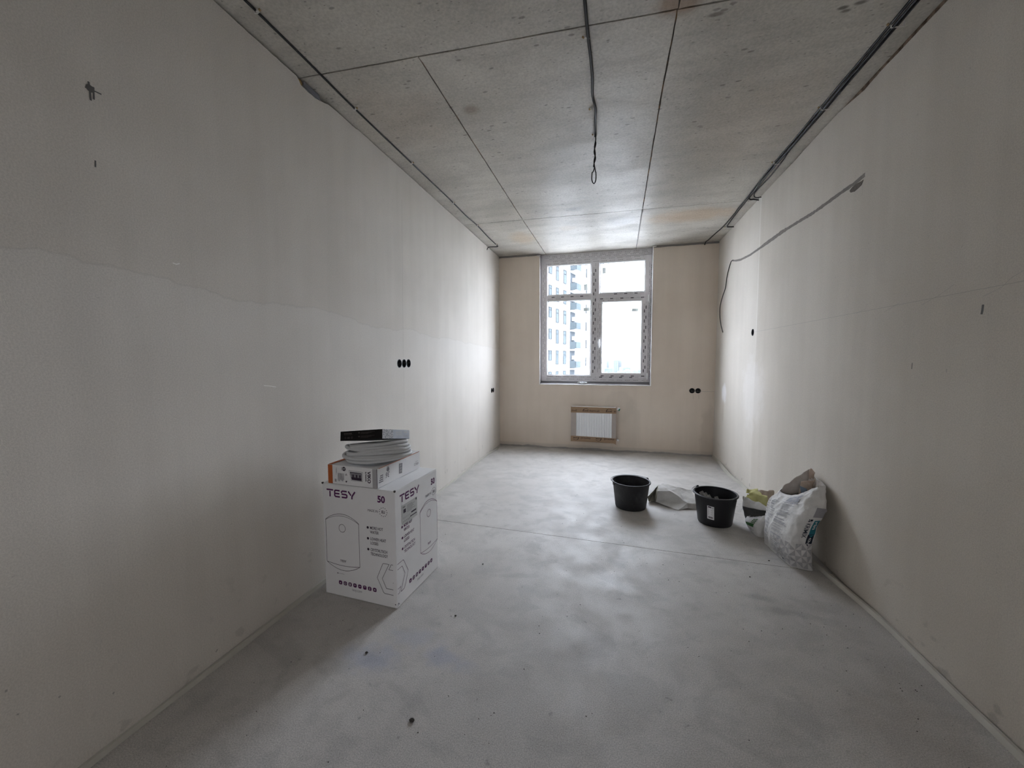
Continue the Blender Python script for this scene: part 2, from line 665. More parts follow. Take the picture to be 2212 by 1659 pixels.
def topL(y):
    g_ = .006 + .006 * abs(nz(y * 3.1, 1.7)) + .004 * abs(nz(y * 17, 4))
    if y < -3.2:
        g_ += .006
    if -3.70 < y < -3.46:
        g_ += .030 * min(1, (y + 3.70) / .03) * (1 if y < -3.56 else max(0, 1 - (y + 3.56) / .1)) + .006 * nz(y * 60)
    return H - g_


def topR(y):
    g_ = .006 + .008 * abs(nz(y * 2.7, 9.7)) + .004 * abs(nz(y * 19, 2))
    if y < -2.62:
        g_ += .030 * min(1, (-2.62 - y) / .25) * (.75 + .45 * nz(y * 5.1, 3))
    return H - g_


SL = [(-2.767, 1.246), (-2.698, 1.246), (-2.629, 1.246), (-.392, .846), (-.321, .845)]
SB = [(2.613, .857), (2.685, .857)]
SR = [(-1.312, 1.523)]
for side in 'LR':
    ys = [YB + i * (-YB) / 260 for i in range(261)]
    tf = topL if side == 'L' else topR
    pts = [(ys[0], 0.004), (0, 0.004)] + [(y, tf(y)) for y in ys[::-1]]
    x0, d = (-TH, TH) if side == 'L' else (W + TH, -TH)
    mb = MB().prism([(x0, a, b) for a, b in pts], (d, 0, 0))
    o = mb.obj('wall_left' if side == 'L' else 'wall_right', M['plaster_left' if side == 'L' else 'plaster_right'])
    carve(o, [((0 if side == 'L' else W, y, z), 'x') for y, z in (SL if side == 'L' else SR)])
    join_struct(o, 'left side wall in bare grey plaster with a wavy seam line' if side == 'L' else 'right side wall in bare beige plaster with a filled cable chase', 'wall')
    xa, xb = (-.3, -TH) if side == 'L' else (W + TH, W + .3)
    MB().box((xa, YB - .2, -.05), (xb, .175, H + .03)).obj('masonry_core', M['masonry'], o)
    if side == 'L':
        wl = o
    else:
        wr = o

OX0, OX1, OZ0 = .592, 2.103, .915       # window opening
wb = MB()
xs = [i * W / 120 for i in range(121)]


def topB(x):
    return 2.722 + .004 * nz(x * 8, 5) + .003 * nz(x * 31, 2)


def jag(n, s_):
    return .003 * nz(n * 14, s_) + .002 * nz(n * 43, s_ + 5)


zs = [OZ0 + i * (2.72 - OZ0) / 60 for i in range(61)]
lp = [(0, .004), (OX0, .004), (OX0, OZ0)] + [(OX0 + jag(z, 1), z) for z in zs[1:]] + [(x, topB(x)) for x in xs[::-1] if x < OX0 - .01]
rp = [(W, .004)] + [(x, topB(x)) for x in xs[::-1] if x > OX1 + .01] + [(OX1 + jag(z, 3), z) for z in zs[::-1][:-1]] + [(OX1, OZ0), (OX1, .004)]
mid = [(OX0, .004), (OX1, .004)] + [(x, OZ0 + jag(x, 7)) for x in [OX1 + (OX0 - OX1) * i / 60 for i in range(61)]]
for pts in (lp, rp, mid):
    wb.prism([(a, 0, b) for a, b in pts], (0, TH, 0))
wbk = wb.obj('wall_back', M['plaster_back'])
carve(wbk, [((x, 0, z), 'y') for x, z in SB])
join_struct(wbk, 'window wall in bare beige plaster with a strip of bare concrete on top', 'wall')
cb = MB()
for a, b, z1 in ((-.05, OX0 - .004, H), (OX1 + .004, W + .05, H), (OX0 - .01, OX1 + .01, OZ0 - .008)):
    cb.box((a, TH, -.05), (b, .175, z1 + (.005 if z1 == H else 0)))
cb.obj('masonry_core', M['masonry'], wbk)
cb = MB()
cb.box((0, .014, 2.705), (OX0, .056, H + .005))
cb.box((OX1, .014, 2.705), (W, .056, H + .005))
cb.obj('concrete_band', M['concrete_band'], wbk)
rv = MB()                                   # grey mortar reveals and sill bed
rv.box((OX0 - .004, .05, OZ0), (OX0 + .008, .175, H + .004))
rv.box((OX1 - .008, .05, OZ0), (OX1 + .004, .175, H + .004))
rv.add([(OX0, .004, OZ0), (OX1, .004, OZ0), (OX1, .09, OZ0 + .018), (OX0, .09, OZ0 + .018), (OX0, .175, OZ0 + .012), (OX1, .175, OZ0 + .012)],
       [[0, 1, 2, 3], [3, 2, 5, 4]])
rv.obj('reveal_mortar', flat('reveal_mortar', (.36, .35, .36), .9, .15, var=.12, scale=12, bump=.5), wbk)
# white corner beads round the opening
bead = flat('corner_bead_white', (.86, .86, .85), .6, .3)
for nm, a, b in (('l', (OX0 + .004, -.001, OZ0), (OX0 + .004, -.001, 2.70)), ('r', (OX1 - .004, -.001, OZ0), (OX1 - .004, -.001, 2.735)), ('b', (OX0, -.001, OZ0 + .001), (OX1, -.001, OZ0 + .001))):
    a, b = Vector(a), Vector(b)
    n = 70
    pth = [a.lerp(b, i / n) + Vector((.0022 * nz(i * .31, ord(nm)), 0, .0022 * nz(i * .29, ord(nm) + 4))) for i in range(n + 1)]
    MB().tube(pth, lambda i: .0052 + .0022 * nz(i * .47, ord(nm)), 8).obj('corner_bead', bead, wbk, smooth=True)
# ragged mortar toe where the wall meets the screed
toe = MB()
n = 110
top = [(x, -.004 - .012 * abs(nz(x * 4, 8)) * (1 if .9 < x < 2.5 else .25), .018 + .022 * nz(x * 3.3, 2) + .010 * nz(x * 13, 6)) for x in [W * i / n for i in range(n + 1)]]
vs_ = [(x, .001, max(.012, z + .006)) for x, y, z in top] + [(x, y, max(.008, z * .8)) for x, y, z in top] + [(x, y - .006, .003 + .004 * nz(x * 21)) for x, y, z in top]
toe.add(vs_, [[r * (n + 1) + i, r * (n + 1) + i + 1, (r + 1) * (n + 1) + i + 1, (r + 1) * (n + 1) + i] for r in range(2) for i in range(n)])
join_struct(toe.obj('baseboard_back', M['mortar']), 'ragged mortar fillet along the foot of the window wall', 'fillet')

DX0, DX1, DZ1 = .75, 2.15, 2.10            # unseen double door added behind the photographer for fill light
rr = MB().box((-.3, YB - .2, -.05), (DX0, YB, H + .03)).box((DX1, YB - .2, -.05), (W + .3, YB, H + .03)).box((DX0, YB - .2, DZ1), (DX1, YB, H + .03))
join_struct(rr.obj('wall_rear', M['plaster_rear']), 'bare plaster wall behind the photographer', 'wall')
g = G('fill_door_glass')
tr = g.t.nodes.new('ShaderNodeBsdfTransparent')
tr.inputs[0].default_value = (FILL_DOOR_T, FILL_DOOR_T * .95, FILL_DOOR_T * .86, 1)
g.L(tr.outputs[0], g.t.nodes['Material Output'].inputs[0])
dr = thing('fill_door_1', 'unseen glazed double door added behind the photographer for fill light', 'door', (1.45, YB - .1, 0), kind='structure')
mb = MB()
for a, b, c, d in ((DX0, 0, DX0 + .07, DZ1), (DX1 - .07, 0, DX1, DZ1), (1.40, 0, 1.50, DZ1), (DX0 + .07, DZ1 - .08, DX1 - .07, DZ1), (DX0 + .07, 0, DX1 - .07, .10)):
    mb.box((a, YB - .12, b), (c, YB - .07, d))
mb.obj('door_frame', flat('door_white', (.75, .75, .74), .5, .4), dr)
for a, b in ((DX0 + .07, 1.40), (1.50, DX1 - .07)):
    MB().poly([(a, YB - .095, .10), (b, YB - .095, .10), (b, YB - .095, DZ1 - .08), (a, YB - .095, DZ1 - .08)]).obj('pane', g.m, dr)
#SECTION_SETTING_END

# ------------------------------------------------------------------ window
def film_mat():
    g = G('film_wrapped_plastic')
    f = g.noise(14, 3, v=g.map((1, 1, 2)))
    g.bump(g.noise(45, 3), .25, .002)
    return g.out(g.mix(f, (.60, .58, .60), (.68, .665, .68)), .32, .5)


M['film'] = film_mat()
M['film_print'] = flat('film_print_ink', (.06, .055, .065), .6, .2)
M['film_print_pale'] = flat('film_print_pale', (.30, .29, .31), .6, .2)
M['gasket'] = flat('rubber_gasket', (.10, .10, .105), .7, .2)
M['pvc_white'] = flat('pvc_white', (.80, .81, .82), .35, .5, var=.03)
g = G('sticker_paper_grey')
tl = g.t.nodes.new('ShaderNodeBsdfTranslucent')
tl.inputs[0].default_value = (.020, .022, .020, 1)
df = g.t.nodes.new('ShaderNodeBsdfDiffuse')
df.inputs[0].default_value = (.5, .52, .5, 1)
ad = g.t.nodes.new('ShaderNodeAddShader')
g.L(tl.outputs[0], ad.inputs[0])
g.L(df.outputs[0], ad.inputs[1])
g.L(ad.outputs[0], g.t.nodes['Material Output'].inputs[0])
M['sticker_grey'] = g.m
g = G('window_glass')
tr = g.t.nodes.new('ShaderNodeBsdfTransparent')
tr.inputs[0].default_value = (.93, .95, .95, 1)
gl = g.t.nodes.new('ShaderNodeBsdfGlossy')
gl.inputs['Roughness'].default_value = .02
lw = g.t.nodes.new('ShaderNodeLayerWeight')
lw.inputs['Blend'].default_value = .5
fre = g.math('MULTIPLY_ADD', g.math('POWER', lw.outputs['Facing'], 5.0), .80, .035)
ms = g.t.nodes.new('ShaderNodeMixShader')
g.L(fre, ms.inputs[0])
g.L(tr.outputs[0], ms.inputs[1])
g.L(gl.outputs[0], ms.inputs[2])
g.L(ms.outputs[0], g.t.nodes['Material Output'].inputs[0])
M['glass'] = g.m

win = thing('window_1', 'four-pane plastic window with printed protective film, reaching the ceiling', 'window', (1.35, .12, OZ0), kind='structure')
Y0, Y1 = .095, .165                          # frame depth
FX0, FX1, FZ0, FZ1 = .599, 2.096, .955, 2.7505
ML, MR = 1.306, 1.412                        # mullion
TB, TT = 2.105, 2.178                        # transom


def bar(name, lo, hi, par=win, mat=None, bev=.004):
    return MB().box(lo, hi).obj(name, mat or M['film'], par, bevel=bev)


bar('frame_jamb', (FX0, Y0, FZ0), (.686, Y1, 2.665))
bar('frame_jamb', (2.018, Y0, FZ0), (FX1, Y1, 2.665))
bar('frame_head', (.686, Y0, 2.598), (2.018, Y1, 2.665))
bar('frame_foot', (.686, Y0, FZ0), (2.018, Y1, 1.040))
bar('head_extension', (FX0, Y0 + .004, 2.667), (FX1, Y1, FZ1))
bar('mullion', (ML, Y0 - .004, 1.040), (MR, Y1, 2.598))
bar('transom', (.686, Y0, TB), (ML, Y1, TT))
bar('transom', (MR, Y0, TB), (2.018, Y1, TT))
bar('base_profile', (FX0, Y0 + .018, OZ0 - .002), (FX1, Y1, FZ0), mat=flat('base_profile_grey', (.33, .33, .35), .6, .3))
# opening sash, lower right, a little proud of the frame
SX0, SX1, SZ0, SZ1 = 1.385, 2.052, 1.003, 2.126
GX0, GX1, GZ0, GZ1 = 1.448, 1.980, 1.072, 2.060
sb = MB()
ys_ = Y0 - .022
for lo, hi in (((SX0, ys_, SZ0), (GX0, Y1 - .01, SZ1)), ((GX1, ys_, SZ0), (SX1, Y1 - .01, SZ1)), ((GX0, ys_, SZ0), (GX1, Y1 - .01, GZ0)), ((GX0, ys_, GZ1), (GX1, Y1 - .01, SZ1))):
    sb.box(lo, hi)
sash = sb.obj('sash', M['film'], win, bevel=.003)
hb = MB()
hb.box((1.408, ys_ - .010, 1.40), (1.436, ys_, 1.475))
hb.tube([(1.421, ys_ - .006, 1.44), (1.421, ys_ - .036, 1.44), (1.421, ys_ - .042, 1.452), (1.421, ys_ - .042, 1.545)], lambda i: (.010, .009, .010, .008)[i], 10)
hb.obj('handle', M['pvc_white'], sash, smooth=True)
for zc in (1.035, 2.085):
    MB().box((SX1 - .002, ys_ - .006, zc - .045), (SX1 + .016, ys_ + .012, zc + .045)).obj('hinge', M['pvc_white'], sash, bevel=.003)
panes = [(.690, 1.304, 2.180, 2.598), (1.414, 2.016, 2.180, 2.596), (.690, 1.304, 1.042, 2.103), (GX0, GX1, GZ0, GZ1)]
for k_, (a, b, c, d) in enumerate(panes):
    par = sash if k_ == 3 else win
    MB().box((a - .006, .128, c - .006), (b + .006, .134, d + .006)).obj('pane', M['glass'], par)
    gb = MB()
    yf = (ys_ if k_ == 3 else Y0) - .001
    t = .009
    for lo, hi in (((a, yf, c), (a + t, .128, d)), ((b - t, yf, c), (b, .128, d)), ((a + t, yf, c), (b - t, .128, c + t)), ((a + t, yf, d - t), (b - t, .128, d))):
        gb.box(lo, hi)
    gb.obj('glazing_bead', M['pvc_white'], par)
    gk = MB()
    t2 = .0135
    for lo, hi in (((a + t, .118, c + t), (a + t2, .1275, d - t)), ((b - t2, .118, c + t), (b - t, .1275, d - t)), ((a + t2, .118, c + t), (b - t2, .1275, c + t2)), ((a + t2, .118, d - t2), (b - t2, .1275, d - t))):
        gk.box(lo, hi)
    gk.obj('gasket', M['gasket'], par)
for (x, z, w_, h_, r) in ((1.225, 2.277, .050, .088, .07), (1.474, 2.492, .045, .085, .06), (1.241, 1.970, .085, .050, .0), (1.892, 1.941, .088, .048, -.03)):
    mb = MB()
    c_, s_ = math.cos(r), math.sin(r)
    f = lambda u, v, y: (x + u * c_ - v * s_, y, z + u * s_ + v * c_)
    mb.poly([f(-w_ / 2, -h_ / 2, .127), f(w_ / 2, -h_ / 2, .127), f(w_ / 2 + .002, h_ / 2, .127), f(-w_ / 2, h_ / 2 - .003, .127)])
    st = mb.obj('glass_sticker', M['sticker_grey'], win, recalc=False)
    mb = MB()
    for q in range(4):
        u0 = -.38 * w_
        v0 = (-.33 + .2 * q) * h_
        mb.poly([f(u0, v0, .1261), f(u0 + w_ * random.uniform(.45, .75), v0, .1261), f(u0 + w_ * .5, v0 + .004, .1261), f(u0, v0 + .004, .1261)])
    mb.obj('sticker_print', M['film_print_pale'], st, recalc=False)


def film_row(mb, p0, dirv, upv, length, style, s0=0.0, scale=1.0):
    """one row of small repeating marks printed on the protective film"""
    p0, dirv, upv = Vector(p0), Vector(dirv), Vector(upv)
    if style == 'bold':
        scale *= 1.22
    h_ = .0085 * scale
    cell = .11 * scale
    u = s0
    out = Vector((0, -.0006, 0))

    def q(a, b, c, d, mi=0):
        if 0 <= a and b <= length:
            mb.add([p0 + dirv * a + upv * c + out, p0 + dirv * b + upv * c + out, p0 + dirv * b + upv * d + out, p0 + dirv * a + upv * d + out], [[0, 1, 2, 3]], mi)
    while u < length:
        if style == 'fine':
            x = u
            for k_ in range(5):
                w_ = .012 * scale * random.uniform(.6, 1.1)
                q(x, x + w_, 0, h_ * .55, 1 if k_ % 2 else 0)
                x += w_ + .004 * scale
            u += cell
        else:
            q(u, u + .034 * scale, -h_ * .15, h_ * 1.05, 0)
            for k_ in range(4):
                q(u + (.004 + .008 * k_) * scale, u + (.006 + .008 * k_) * scale, h_ * .2, h_ * .7, 2)
            x = u + .042 * scale
            q(x, x + .003, h_ * .1, h_ * .5, 1)
            q(x + .004, x + .007, h_ * .5, h_ * .95, 1)
            q(x + .008, x + .011, h_ * .1, h_ * .5, 1)
            x += .018 * scale
            for k_ in range(4):
                q(x, x + .0065 * scale, 0, h_ * .22, 1)
                q(x, x + .0065 * scale, h_ * .78, h_, 1)
                if k_ % 2:
                    q(x, x + .002, h_ * .22, h_ * .78, 1)
                x += .010 * scale
            u += cell


def film_print(par, rows):
    mb = MB()
    for r in rows:
        film_row(mb, *r)
    tag(mb.obj('film_print', [M['film_print'], M['film_print_pale'], M['film']], par, recalc=False), kind='stuff')


ex, ez = (1, 0, 0), (0, 0, 1)
yf = Y0
rows = []
for z, s0 in ((2.722, .03), (2.702, .03), (2.684, .10)):
    rows.append(((FX0 + .02, yf + .004, z), ex, ez, 1.45, 'fine', s0))
for z, s0 in ((2.645, .12), (2.616, .02)):
    rows.append(((FX0 + .05, yf, z), ex, ez, 1.36, 'fine', s0))
for z, s0 in ((1.018, .05), (.985, .02)):
    rows.append(((FX0 + .06, yf, z), ex, ez, .72, 'fine', s0))
rows.append(((SX0 + .02, yf, .978), ex, ez, .62, 'fine', .04))
for x in (.632, .655):
    rows.append(((x, yf, 1.02), ez, (-1, 0, 0), 1.55, 'fine', .03 if x < .64 else .07))
for x in (2.072, 2.092):
    rows.append(((x, yf, 1.02), ez, (-1, 0, 0), 1.55, 'fine', .05 if x < 2.08 else .01))
rows.append(((1.342, yf - .004, 1.06), ez, (-1, 0, 0), 1.53, 'bold', .02))
rows.append(((1.366, yf - .004, 1.06), ez, (-1, 0, 0), 1.53, 'bold', .07))
rows.append(((.70, yf, 2.146), ex, ez, .59, 'bold', .05))
rows.append(((.70, yf, 2.124), ex, ez, .20, 'fine', .0))
rows.append(((1.45, yf, 2.158), ex, ez, .55, 'bold', .16))
film_print(win, rows)
film_print(sash, [((1.405, ys_, 2.094), ex, ez, .62, 'bold', .02), ((1.42, ys_, 2.072), ex, ez, .30, 'fine', .0), ((1.405, ys_, 1.034), ex, ez, .62, 'bold', .04),
                  ((1.405, ys_, 1.016), ex, ez, .55, 'bold', .02), ((1.404, ys_, 1.06), ez, (-1, 0, 0), .98, 'fine', .03), ((1.428, ys_, 1.06), ez, (-1, 0, 0), .98, 'fine', .08),
                  ((2.014, ys_, 1.06), ez, (-1, 0, 0), .98, 'bold', .03), ((2.034, ys_, 1.06), ez, (-1, 0, 0), .98, 'bold', .08)])

# lump of crumpled clear film left on the sill
g = G('crumpled_clear_film')
g.b.inputs['Transmission Weight'].default_value = .35
g.bump(g.noise(60, 3), .6, .004)
M['clear_film'] = g.out((.86, .90, .92), .15, .6)
mb = MB()


def crump(u, v, a, b, c, s_):
    w, p_ = 2 * PI * u, PI * v
    d = 1 + .45 * nz(3 * math.cos(w) + s_, 3 * math.sin(w), 4 * v) + .25 * nz(9 * math.cos(w), 9 * math.sin(w) + s_, 9 * v)
    return Vector((a * math.sin(p_) * math.cos(w) * d, b * math.sin(p_) * math.sin(w) * d, c * (1 - math.cos(p_)) * d))


mb.grid(lambda u, v: Vector((1.200, .045, .926)) + crump(u, v, .062, .03, .014, 3), 26, 16, closeu=True)
mb.poly([(1.24, .04, .932), (1.285, .035, .952), (1.262, .04, .931)])
o = mb.obj('crumpled_film', M['clear_film'], org=(1.20, .045, .922))
tag(o, 'small crumpled lump of clear film lying on the window sill', 'plastic film')
# dried foam lumps in the two top corners of the opening
foam = flat('foam_lump', (.62, .61, .58), .9, .1, var=.15, scale=60, bump=.8, bscale=120)
for (x, z, lab) in ((.578, 2.724, 'pale dried foam lump at the left top corner of the window'), (2.118, 2.742, 'pale dried foam lump at the right top corner of the window')):
    mb = MB()
    mb.grid(lambda u, v: Vector((x, .0, z - .012)) + crump(u, v, .024, .012, .010, x), 16, 10, closeu=True)
    if x < 1:
        mb.tube([(x + .012, -.004, z - .004), (x + .018, -.006, z - .03), (x + .014, -.006, z - .055)], lambda i: .005 - .0015 * i, 6)
    tag(mb.obj('foam_lump', foam, org=(x, .0, z - .012), smooth=True), lab, 'foam')

# ------------------------------------------------------------------ sockets
M['socket_black'] = flat('socket_plastic_black', (.012, .012, .013), .45, .4)
M['socket_rim'] = flat('socket_rim_dark', (.03, .03, .032), .5, .4)
M['brass'] = flat('screw_metal', (.5, .45, .35), .4, .5, metal=.8)


def socket(c, ax, sgn, label, group=None):
    """round flush box: cup sunk into the plaster hole, rim, two screws; ax 'x' or 'y', sgn = outward direction"""
    c = Vector(c)
    t = thing('socket_box', label, 'socket box', c, group=group)
    r = .0335

    def V(d, a, b):
        return c + (Vector((d * sgn, a, b)) if ax == 'x' else Vector((a, d * sgn, b)))

    def lathe(prof, n=36):
        mb = MB()
        vs_ = [V(d, rr_ * math.cos(2 * PI * k_ / n), rr_ * math.sin(2 * PI * k_ / n)) for rr_, d in prof for k_ in range(n)]
        fs_ = [[i * n + k_, i * n + (k_ + 1) % n, (i + 1) * n + (k_ + 1) % n, (i + 1) * n + k_] for i in range(len(prof) - 1) for k_ in range(n)]
        mb.add(vs_, fs_)
        return mb
    mb = lathe([(r - .0015, .001), (r - .002, -.044), (.012, -.046), (.0001, -.046)])
    mb.obj('cup', M['socket_black'], t, smooth=True)
    lathe([(r, -.004), (r, .0012), (r - .003, .0012), (r - .003, -.004)]).obj('rim', M['socket_rim'], t)
    for a in (-1, 1):
        mb = MB()
        mb.tube([V(-.040, a * .0285, .004), V(-.003, a * .0285, .004)], .0028, 8)
        mb.obj('screw_boss', M['socket_rim'], t)
    mb = MB()
    mb.tube([V(-.045, -.006, 0), V(-.03, .004, .008), V(-.02, .010, -.006), V(-.026, -.008, -.012)], .0032, 6)
    mb.obj('wire_end', M['socket_rim'], t, smooth=True)
    return t


gl_ = 'triple socket on the left wall above the boxes'
for (y, z), lab in zip(SL, ('black round socket box in left wall above boxes, nearest the camera of three', 'middle of three black round socket boxes in left wall above boxes',
                            'black round socket box above boxes in left wall, nearest the window of three', 'black socket box low on left wall by window corner, nearer the camera of two',
                            'black socket box low on left wall by window corner, nearer the corner of two')):
    socket((0, y, z), 'x', 1, lab, gl_ if z > 1 else 'pair of socket boxes low on the left wall')
for (x, z), lab in zip(SB, ('black socket box on window wall right of radiator, left one of two', 'black socket box on window wall right of radiator, right one of two')):
    socket((x, 0, z), 'y', -1, lab, 'pair of socket boxes on the window wall')
for (y, z) in SR:
    socket((W, y, z), 'x', -1, 'single black round socket box alone in the right wall')


# ------------------------------------------------------------------ marks on the walls (thin pencil strokes, scratches, filled chase)
def mark(par, ax, v, pts, w, mat, name='pencil_mark'):
    """stroke drawn on wall plane ax = v through world points"""
    off = {'x0': Vector((.0005, 0, 0)), 'x1': Vector((-.0005, 0, 0)), 'y0': Vector((0, -.0005, 0))}[ax]
    p2 = [(q.y, q.z) if ax[0] == 'x' else (q.x, q.z) for q in pts]
    gm = stroke2d(p2, w)
    mb = MB()
    put2d(mb, gm, lambda a, b: (Vector((v, a, b)) if ax[0] == 'x' else Vector((a, v, b))) + off)
    return mb.obj(name, mat, par, recalc=False)


def mk(par, ax, v, pix, w, mat, name='pencil_mark', n=None):
    pts = [at(x, y, ax[0], v) for x, y in pix]
    return mark(par, ax, v, pts, w, mat, name)


for pix, w_ in ((((191, 176), (194, 196), (196, 217)), .005), (((201.5, 188), (202.5, 215)), .005), (((183, 188), (200, 195), (219, 204)), .004), (((205.6, 346.5), (206, 361)), .004)):
    mk(wl, 'x0', 0, pix, w_, M['pencil'])
mb = MB()
c0 = at(194, 191, 'x', 0)
put2d(mb, disc2d(c0.y, c0.z, .011), lambda a, b: (.0007, a, b))
mb.obj('drill_hole', M['pencil'], wl, recalc=False)
mk(wl, 'x0', 0, ((868, 300 + 130), (869, 560), (870, 700), (871, 772)), .0018, M['pencil_soft'])
mk(wl, 'x0', 0, ((872, 800), (873, 890)), .0014, M['pencil_soft'])
mk(wl, 'x0', 0, ((373, 568), (381, 571), (388, 569)), .004, M['scratch'], 'scratch')
mk(wl, 'x0', 0, ((570, 833), (585, 834), (596, 836)), .003, M['scratch'], 'scratch')
for pix in (((10, 1494), (16, 1491)), ((126, 1507), (131, 1503)), ((243, 1499), (247, 1495)), ((37, 1545), (40, 1541)), ((466, 1409), (470, 1402))):
    mk(wl, 'x0', 0, pix, .006, M['pencil_soft'], 'scuff_mark')
mk(wr, 'x1', W, ((1631, 717), (1750, 694.5), (1890, 668), (2040, 639.5), (2212, 607), (2290, 592)), .0018, M['pencil_soft'])
for pix in (((1850, 677), (1870, 667), (1874, 656)), ((1910, 674), (1944, 654)), ((1990, 659), (2030, 637), (2062, 614)), ((2125, 640), (2165, 620), (2185, 600), (2212, 584))):
    mk(wr, 'x1', W, pix, .0014, M['pencil_soft'])
mk(wr, 'x1', W, ((2124, 658), (2122, 672), (2120.5, 679)), .009, M['pencil'])
mk(wr, 'x1', W, ((1971, 784), (1969.5, 797)), .004, M['pencil'])
mk(wr, 'x1', W, ((2045, 797), (2044.5, 805)), .003, M['pencil_soft'])
mk(wr, 'x1', W, ((1864, 374), (1863, 420)), .0015, M['pencil_soft'])
mk(wbk, 'y0', 0, ((1493, 845), (1555, 846)), .0022, M['pencil_soft'])
for x in (1497, 1509):
    mk(wbk, 'y0', 0, ((x, 852), (x + .5, 862)), .0022, M['pencil_soft'])
# chase filled with grey mortar
pix = [(1582, 563), (1590, 563), (1600, 561), (1620, 551), (1640, 537), (1656, 525), (1672, 514), (1688, 502), (1720, 482), (1755, 461), (1790, 436), (1820, 414), (1845, 397), (1869, 377)]
P3 = [at(x, y, 'x', W) for x, y in pix]
dense = []
for a, b in zip(P3, P3[1:]):
    m_ = max(2, int((b - a).length / .012))
    dense += [a.lerp(b, i / m_) for i in range(m_)]
dense.append(P3[-1])
up_, dn_ = [], []
for i, q in enumerate(dense):
    hw = .011 + .004 * nz(i * .35, 3) + .003 * nz(i * 1.3, 8)
    if -1.95 < q.y < -1.45:
        hw += .009 * abs(nz(i * 2.1, 5)) + .003
    if q.y > -.75:
        hw *= .8
    up_.append(q + Vector((0, 0, hw)))
    dn_.append(q - Vector((0, 0, hw)))
mb = MB()
n = len(dense)
lift = [Vector((-.0015 - .0015 * abs(nz(i * .9, 2)), 0, 0)) for i in range(n)]
mb.add([a + l * .3 for a, l in zip(up_, lift)] + [q + l for q, l in zip(dense, lift)] + [a + l * .3 for a, l in zip(dn_, lift)],
       [[r * n + i, r * n + i + 1, (r + 1) * n + i + 1, (r + 1) * n + i] for r in range(2) for i in range(n - 1)])
mb.obj('chase_filler', flat('chase_mortar', (.215, .198, .182), .95, .1, var=.28, scale=40, bump=.9, bscale=90), wr, smooth=True)
mb = MB()
blob = [(1836, 412), (1842, 404), (1852, 396), (1862, 391), (1866, 388), (1861, 400), (1852, 409), (1846, 414), (1838, 416)]
mb.prism([at(x, y, 'x', W) - Vector((.0002, 0, 0)) for x, y in blob], (-.002, 0, 0))
mb.obj('chase_scar', flat('chase_scar', (.13, .115, .10), .95, .1, var=.3, scale=60, bump=.8), wr)
MB().box((W + .010, YB, 2.68), (W + TH, -2.60, H + .003)).obj('exposed_masonry', M['masonry'], wr)

# grey bracket and foam plug in the notch under the ceiling, left wall
mb = MB()
mb.box((-.045, -3.655, 2.712), (.004, -3.54, 2.7165))
mb.box((-.004, -3.655, 2.700), (-.001, -3.54, 2.742))
o = mb.obj('steel_angle', flat('galvanised_grey', (.20, .20, .22), .5, .4, metal=.3), org=(0, -3.6, 2.70))
tag(o, 'small grey steel angle in the notch under the ceiling, left wall', 'bracket')
mb = MB()
mb.grid(lambda u, v: Vector((-.012, -3.672, 2.715)) + crump(u, v, .010, .016, .011, 5), 14, 9, closeu=True)
tag(mb.obj('foam_plug', flat('foam_plug_ochre', (.42, .30, .13), .9, .1), org=(-.012, -3.672, 2.715)), 'ochre foam plug beside the grey steel angle under the ceiling', 'foam')

# ------------------------------------------------------------------ perimeter foam strips on the floor
g = G('foam_strip')
M['foam_strip'] = g.out(g.mix(g.noise(8, 4), (.44, .42, .37), (.54, .52, .465)), .8, .2)
g.bump(g.noise(50, 3, v=g.map((1, .3, 1))), .4, .003)


def strip(side, y0, y1, label, fn):
    n = int(abs(y1 - y0) / .02)
    mb = MB()
    vs_ = []
    for i in range(n + 1):
        y = y0 + (y1 - y0) * i / n
        a, b, hgt, lean = fn(y)          # distance of foot from wall, thickness, height, lean of the top
        sx = 1 if side == 'L' else -1
        xw = 0 if side == 'L' else W
        for d, z in ((a, 0.0005), (a + b, 0.0005), (a + b * .9 - lean, hgt * .96), (a - lean, hgt)):
            vs_.append(Vector((xw + sx * max(.0012, d), y, z)))
    mb.add(vs_, [[i * 4 + k_, i * 4 + (k_ + 1) % 4, (i + 1) * 4 + (k_ + 1) % 4, (i + 1) * 4 + k_] for i in range(n) for k_ in range(4)] + [[0, 1, 2, 3], [n * 4 + 3, n * 4 + 2, n * 4 + 1, n * 4]])
    o = mb.obj('foam_edge_strip', M['foam_strip'], org=((0 if side == 'L' else W), (y0 + y1) / 2, 0), smooth=False)
    return tag(o, label, 'edge strip')


strip('L', YB + .05, -.03, 'long cream foam edge strip lying along the left wall foot', lambda y: (.003 + .004 * abs(nz(y * 2.3, 1)) + .010 * max(0, nz(y * 1.1, 4)) + (.03 * max(0, 1 - abs(y + .30) / .30)), .011 + .003 * nz(y * 3.7, 7), .021 + .004 * nz(y * 2.1, 9), .003))
strip('R', YB + .05, -2.68, 'cream foam edge strip on the right, from the sack towards the camera', lambda y: (.010 + .010 * nz(y * 1.7, 2) + .004 * nz(y * 5, 3) + (.050 * max(0, 1 - (-2.68 - y) / .65) ** 1.2 if y > -3.4 else 0), .012 + .003 * nz(y * 3.1, 5), .024 + .005 * nz(y * 2.9, 8), .004))
strip('R', -2.0, -.03, 'cream foam edge strip on the right, between the sacks and the window', lambda y: (.004 + .010 * abs(nz(y * 2.6, 6)) + (.05 * max(0, 1 - abs(y + .75) / .45)) * .6, .010 + .003 * nz(y * 3.3, 5), .030 + .010 * nz(y * 2.4, 3) + .012 * max(0, 1 - abs(y + .6) / .3), .003))

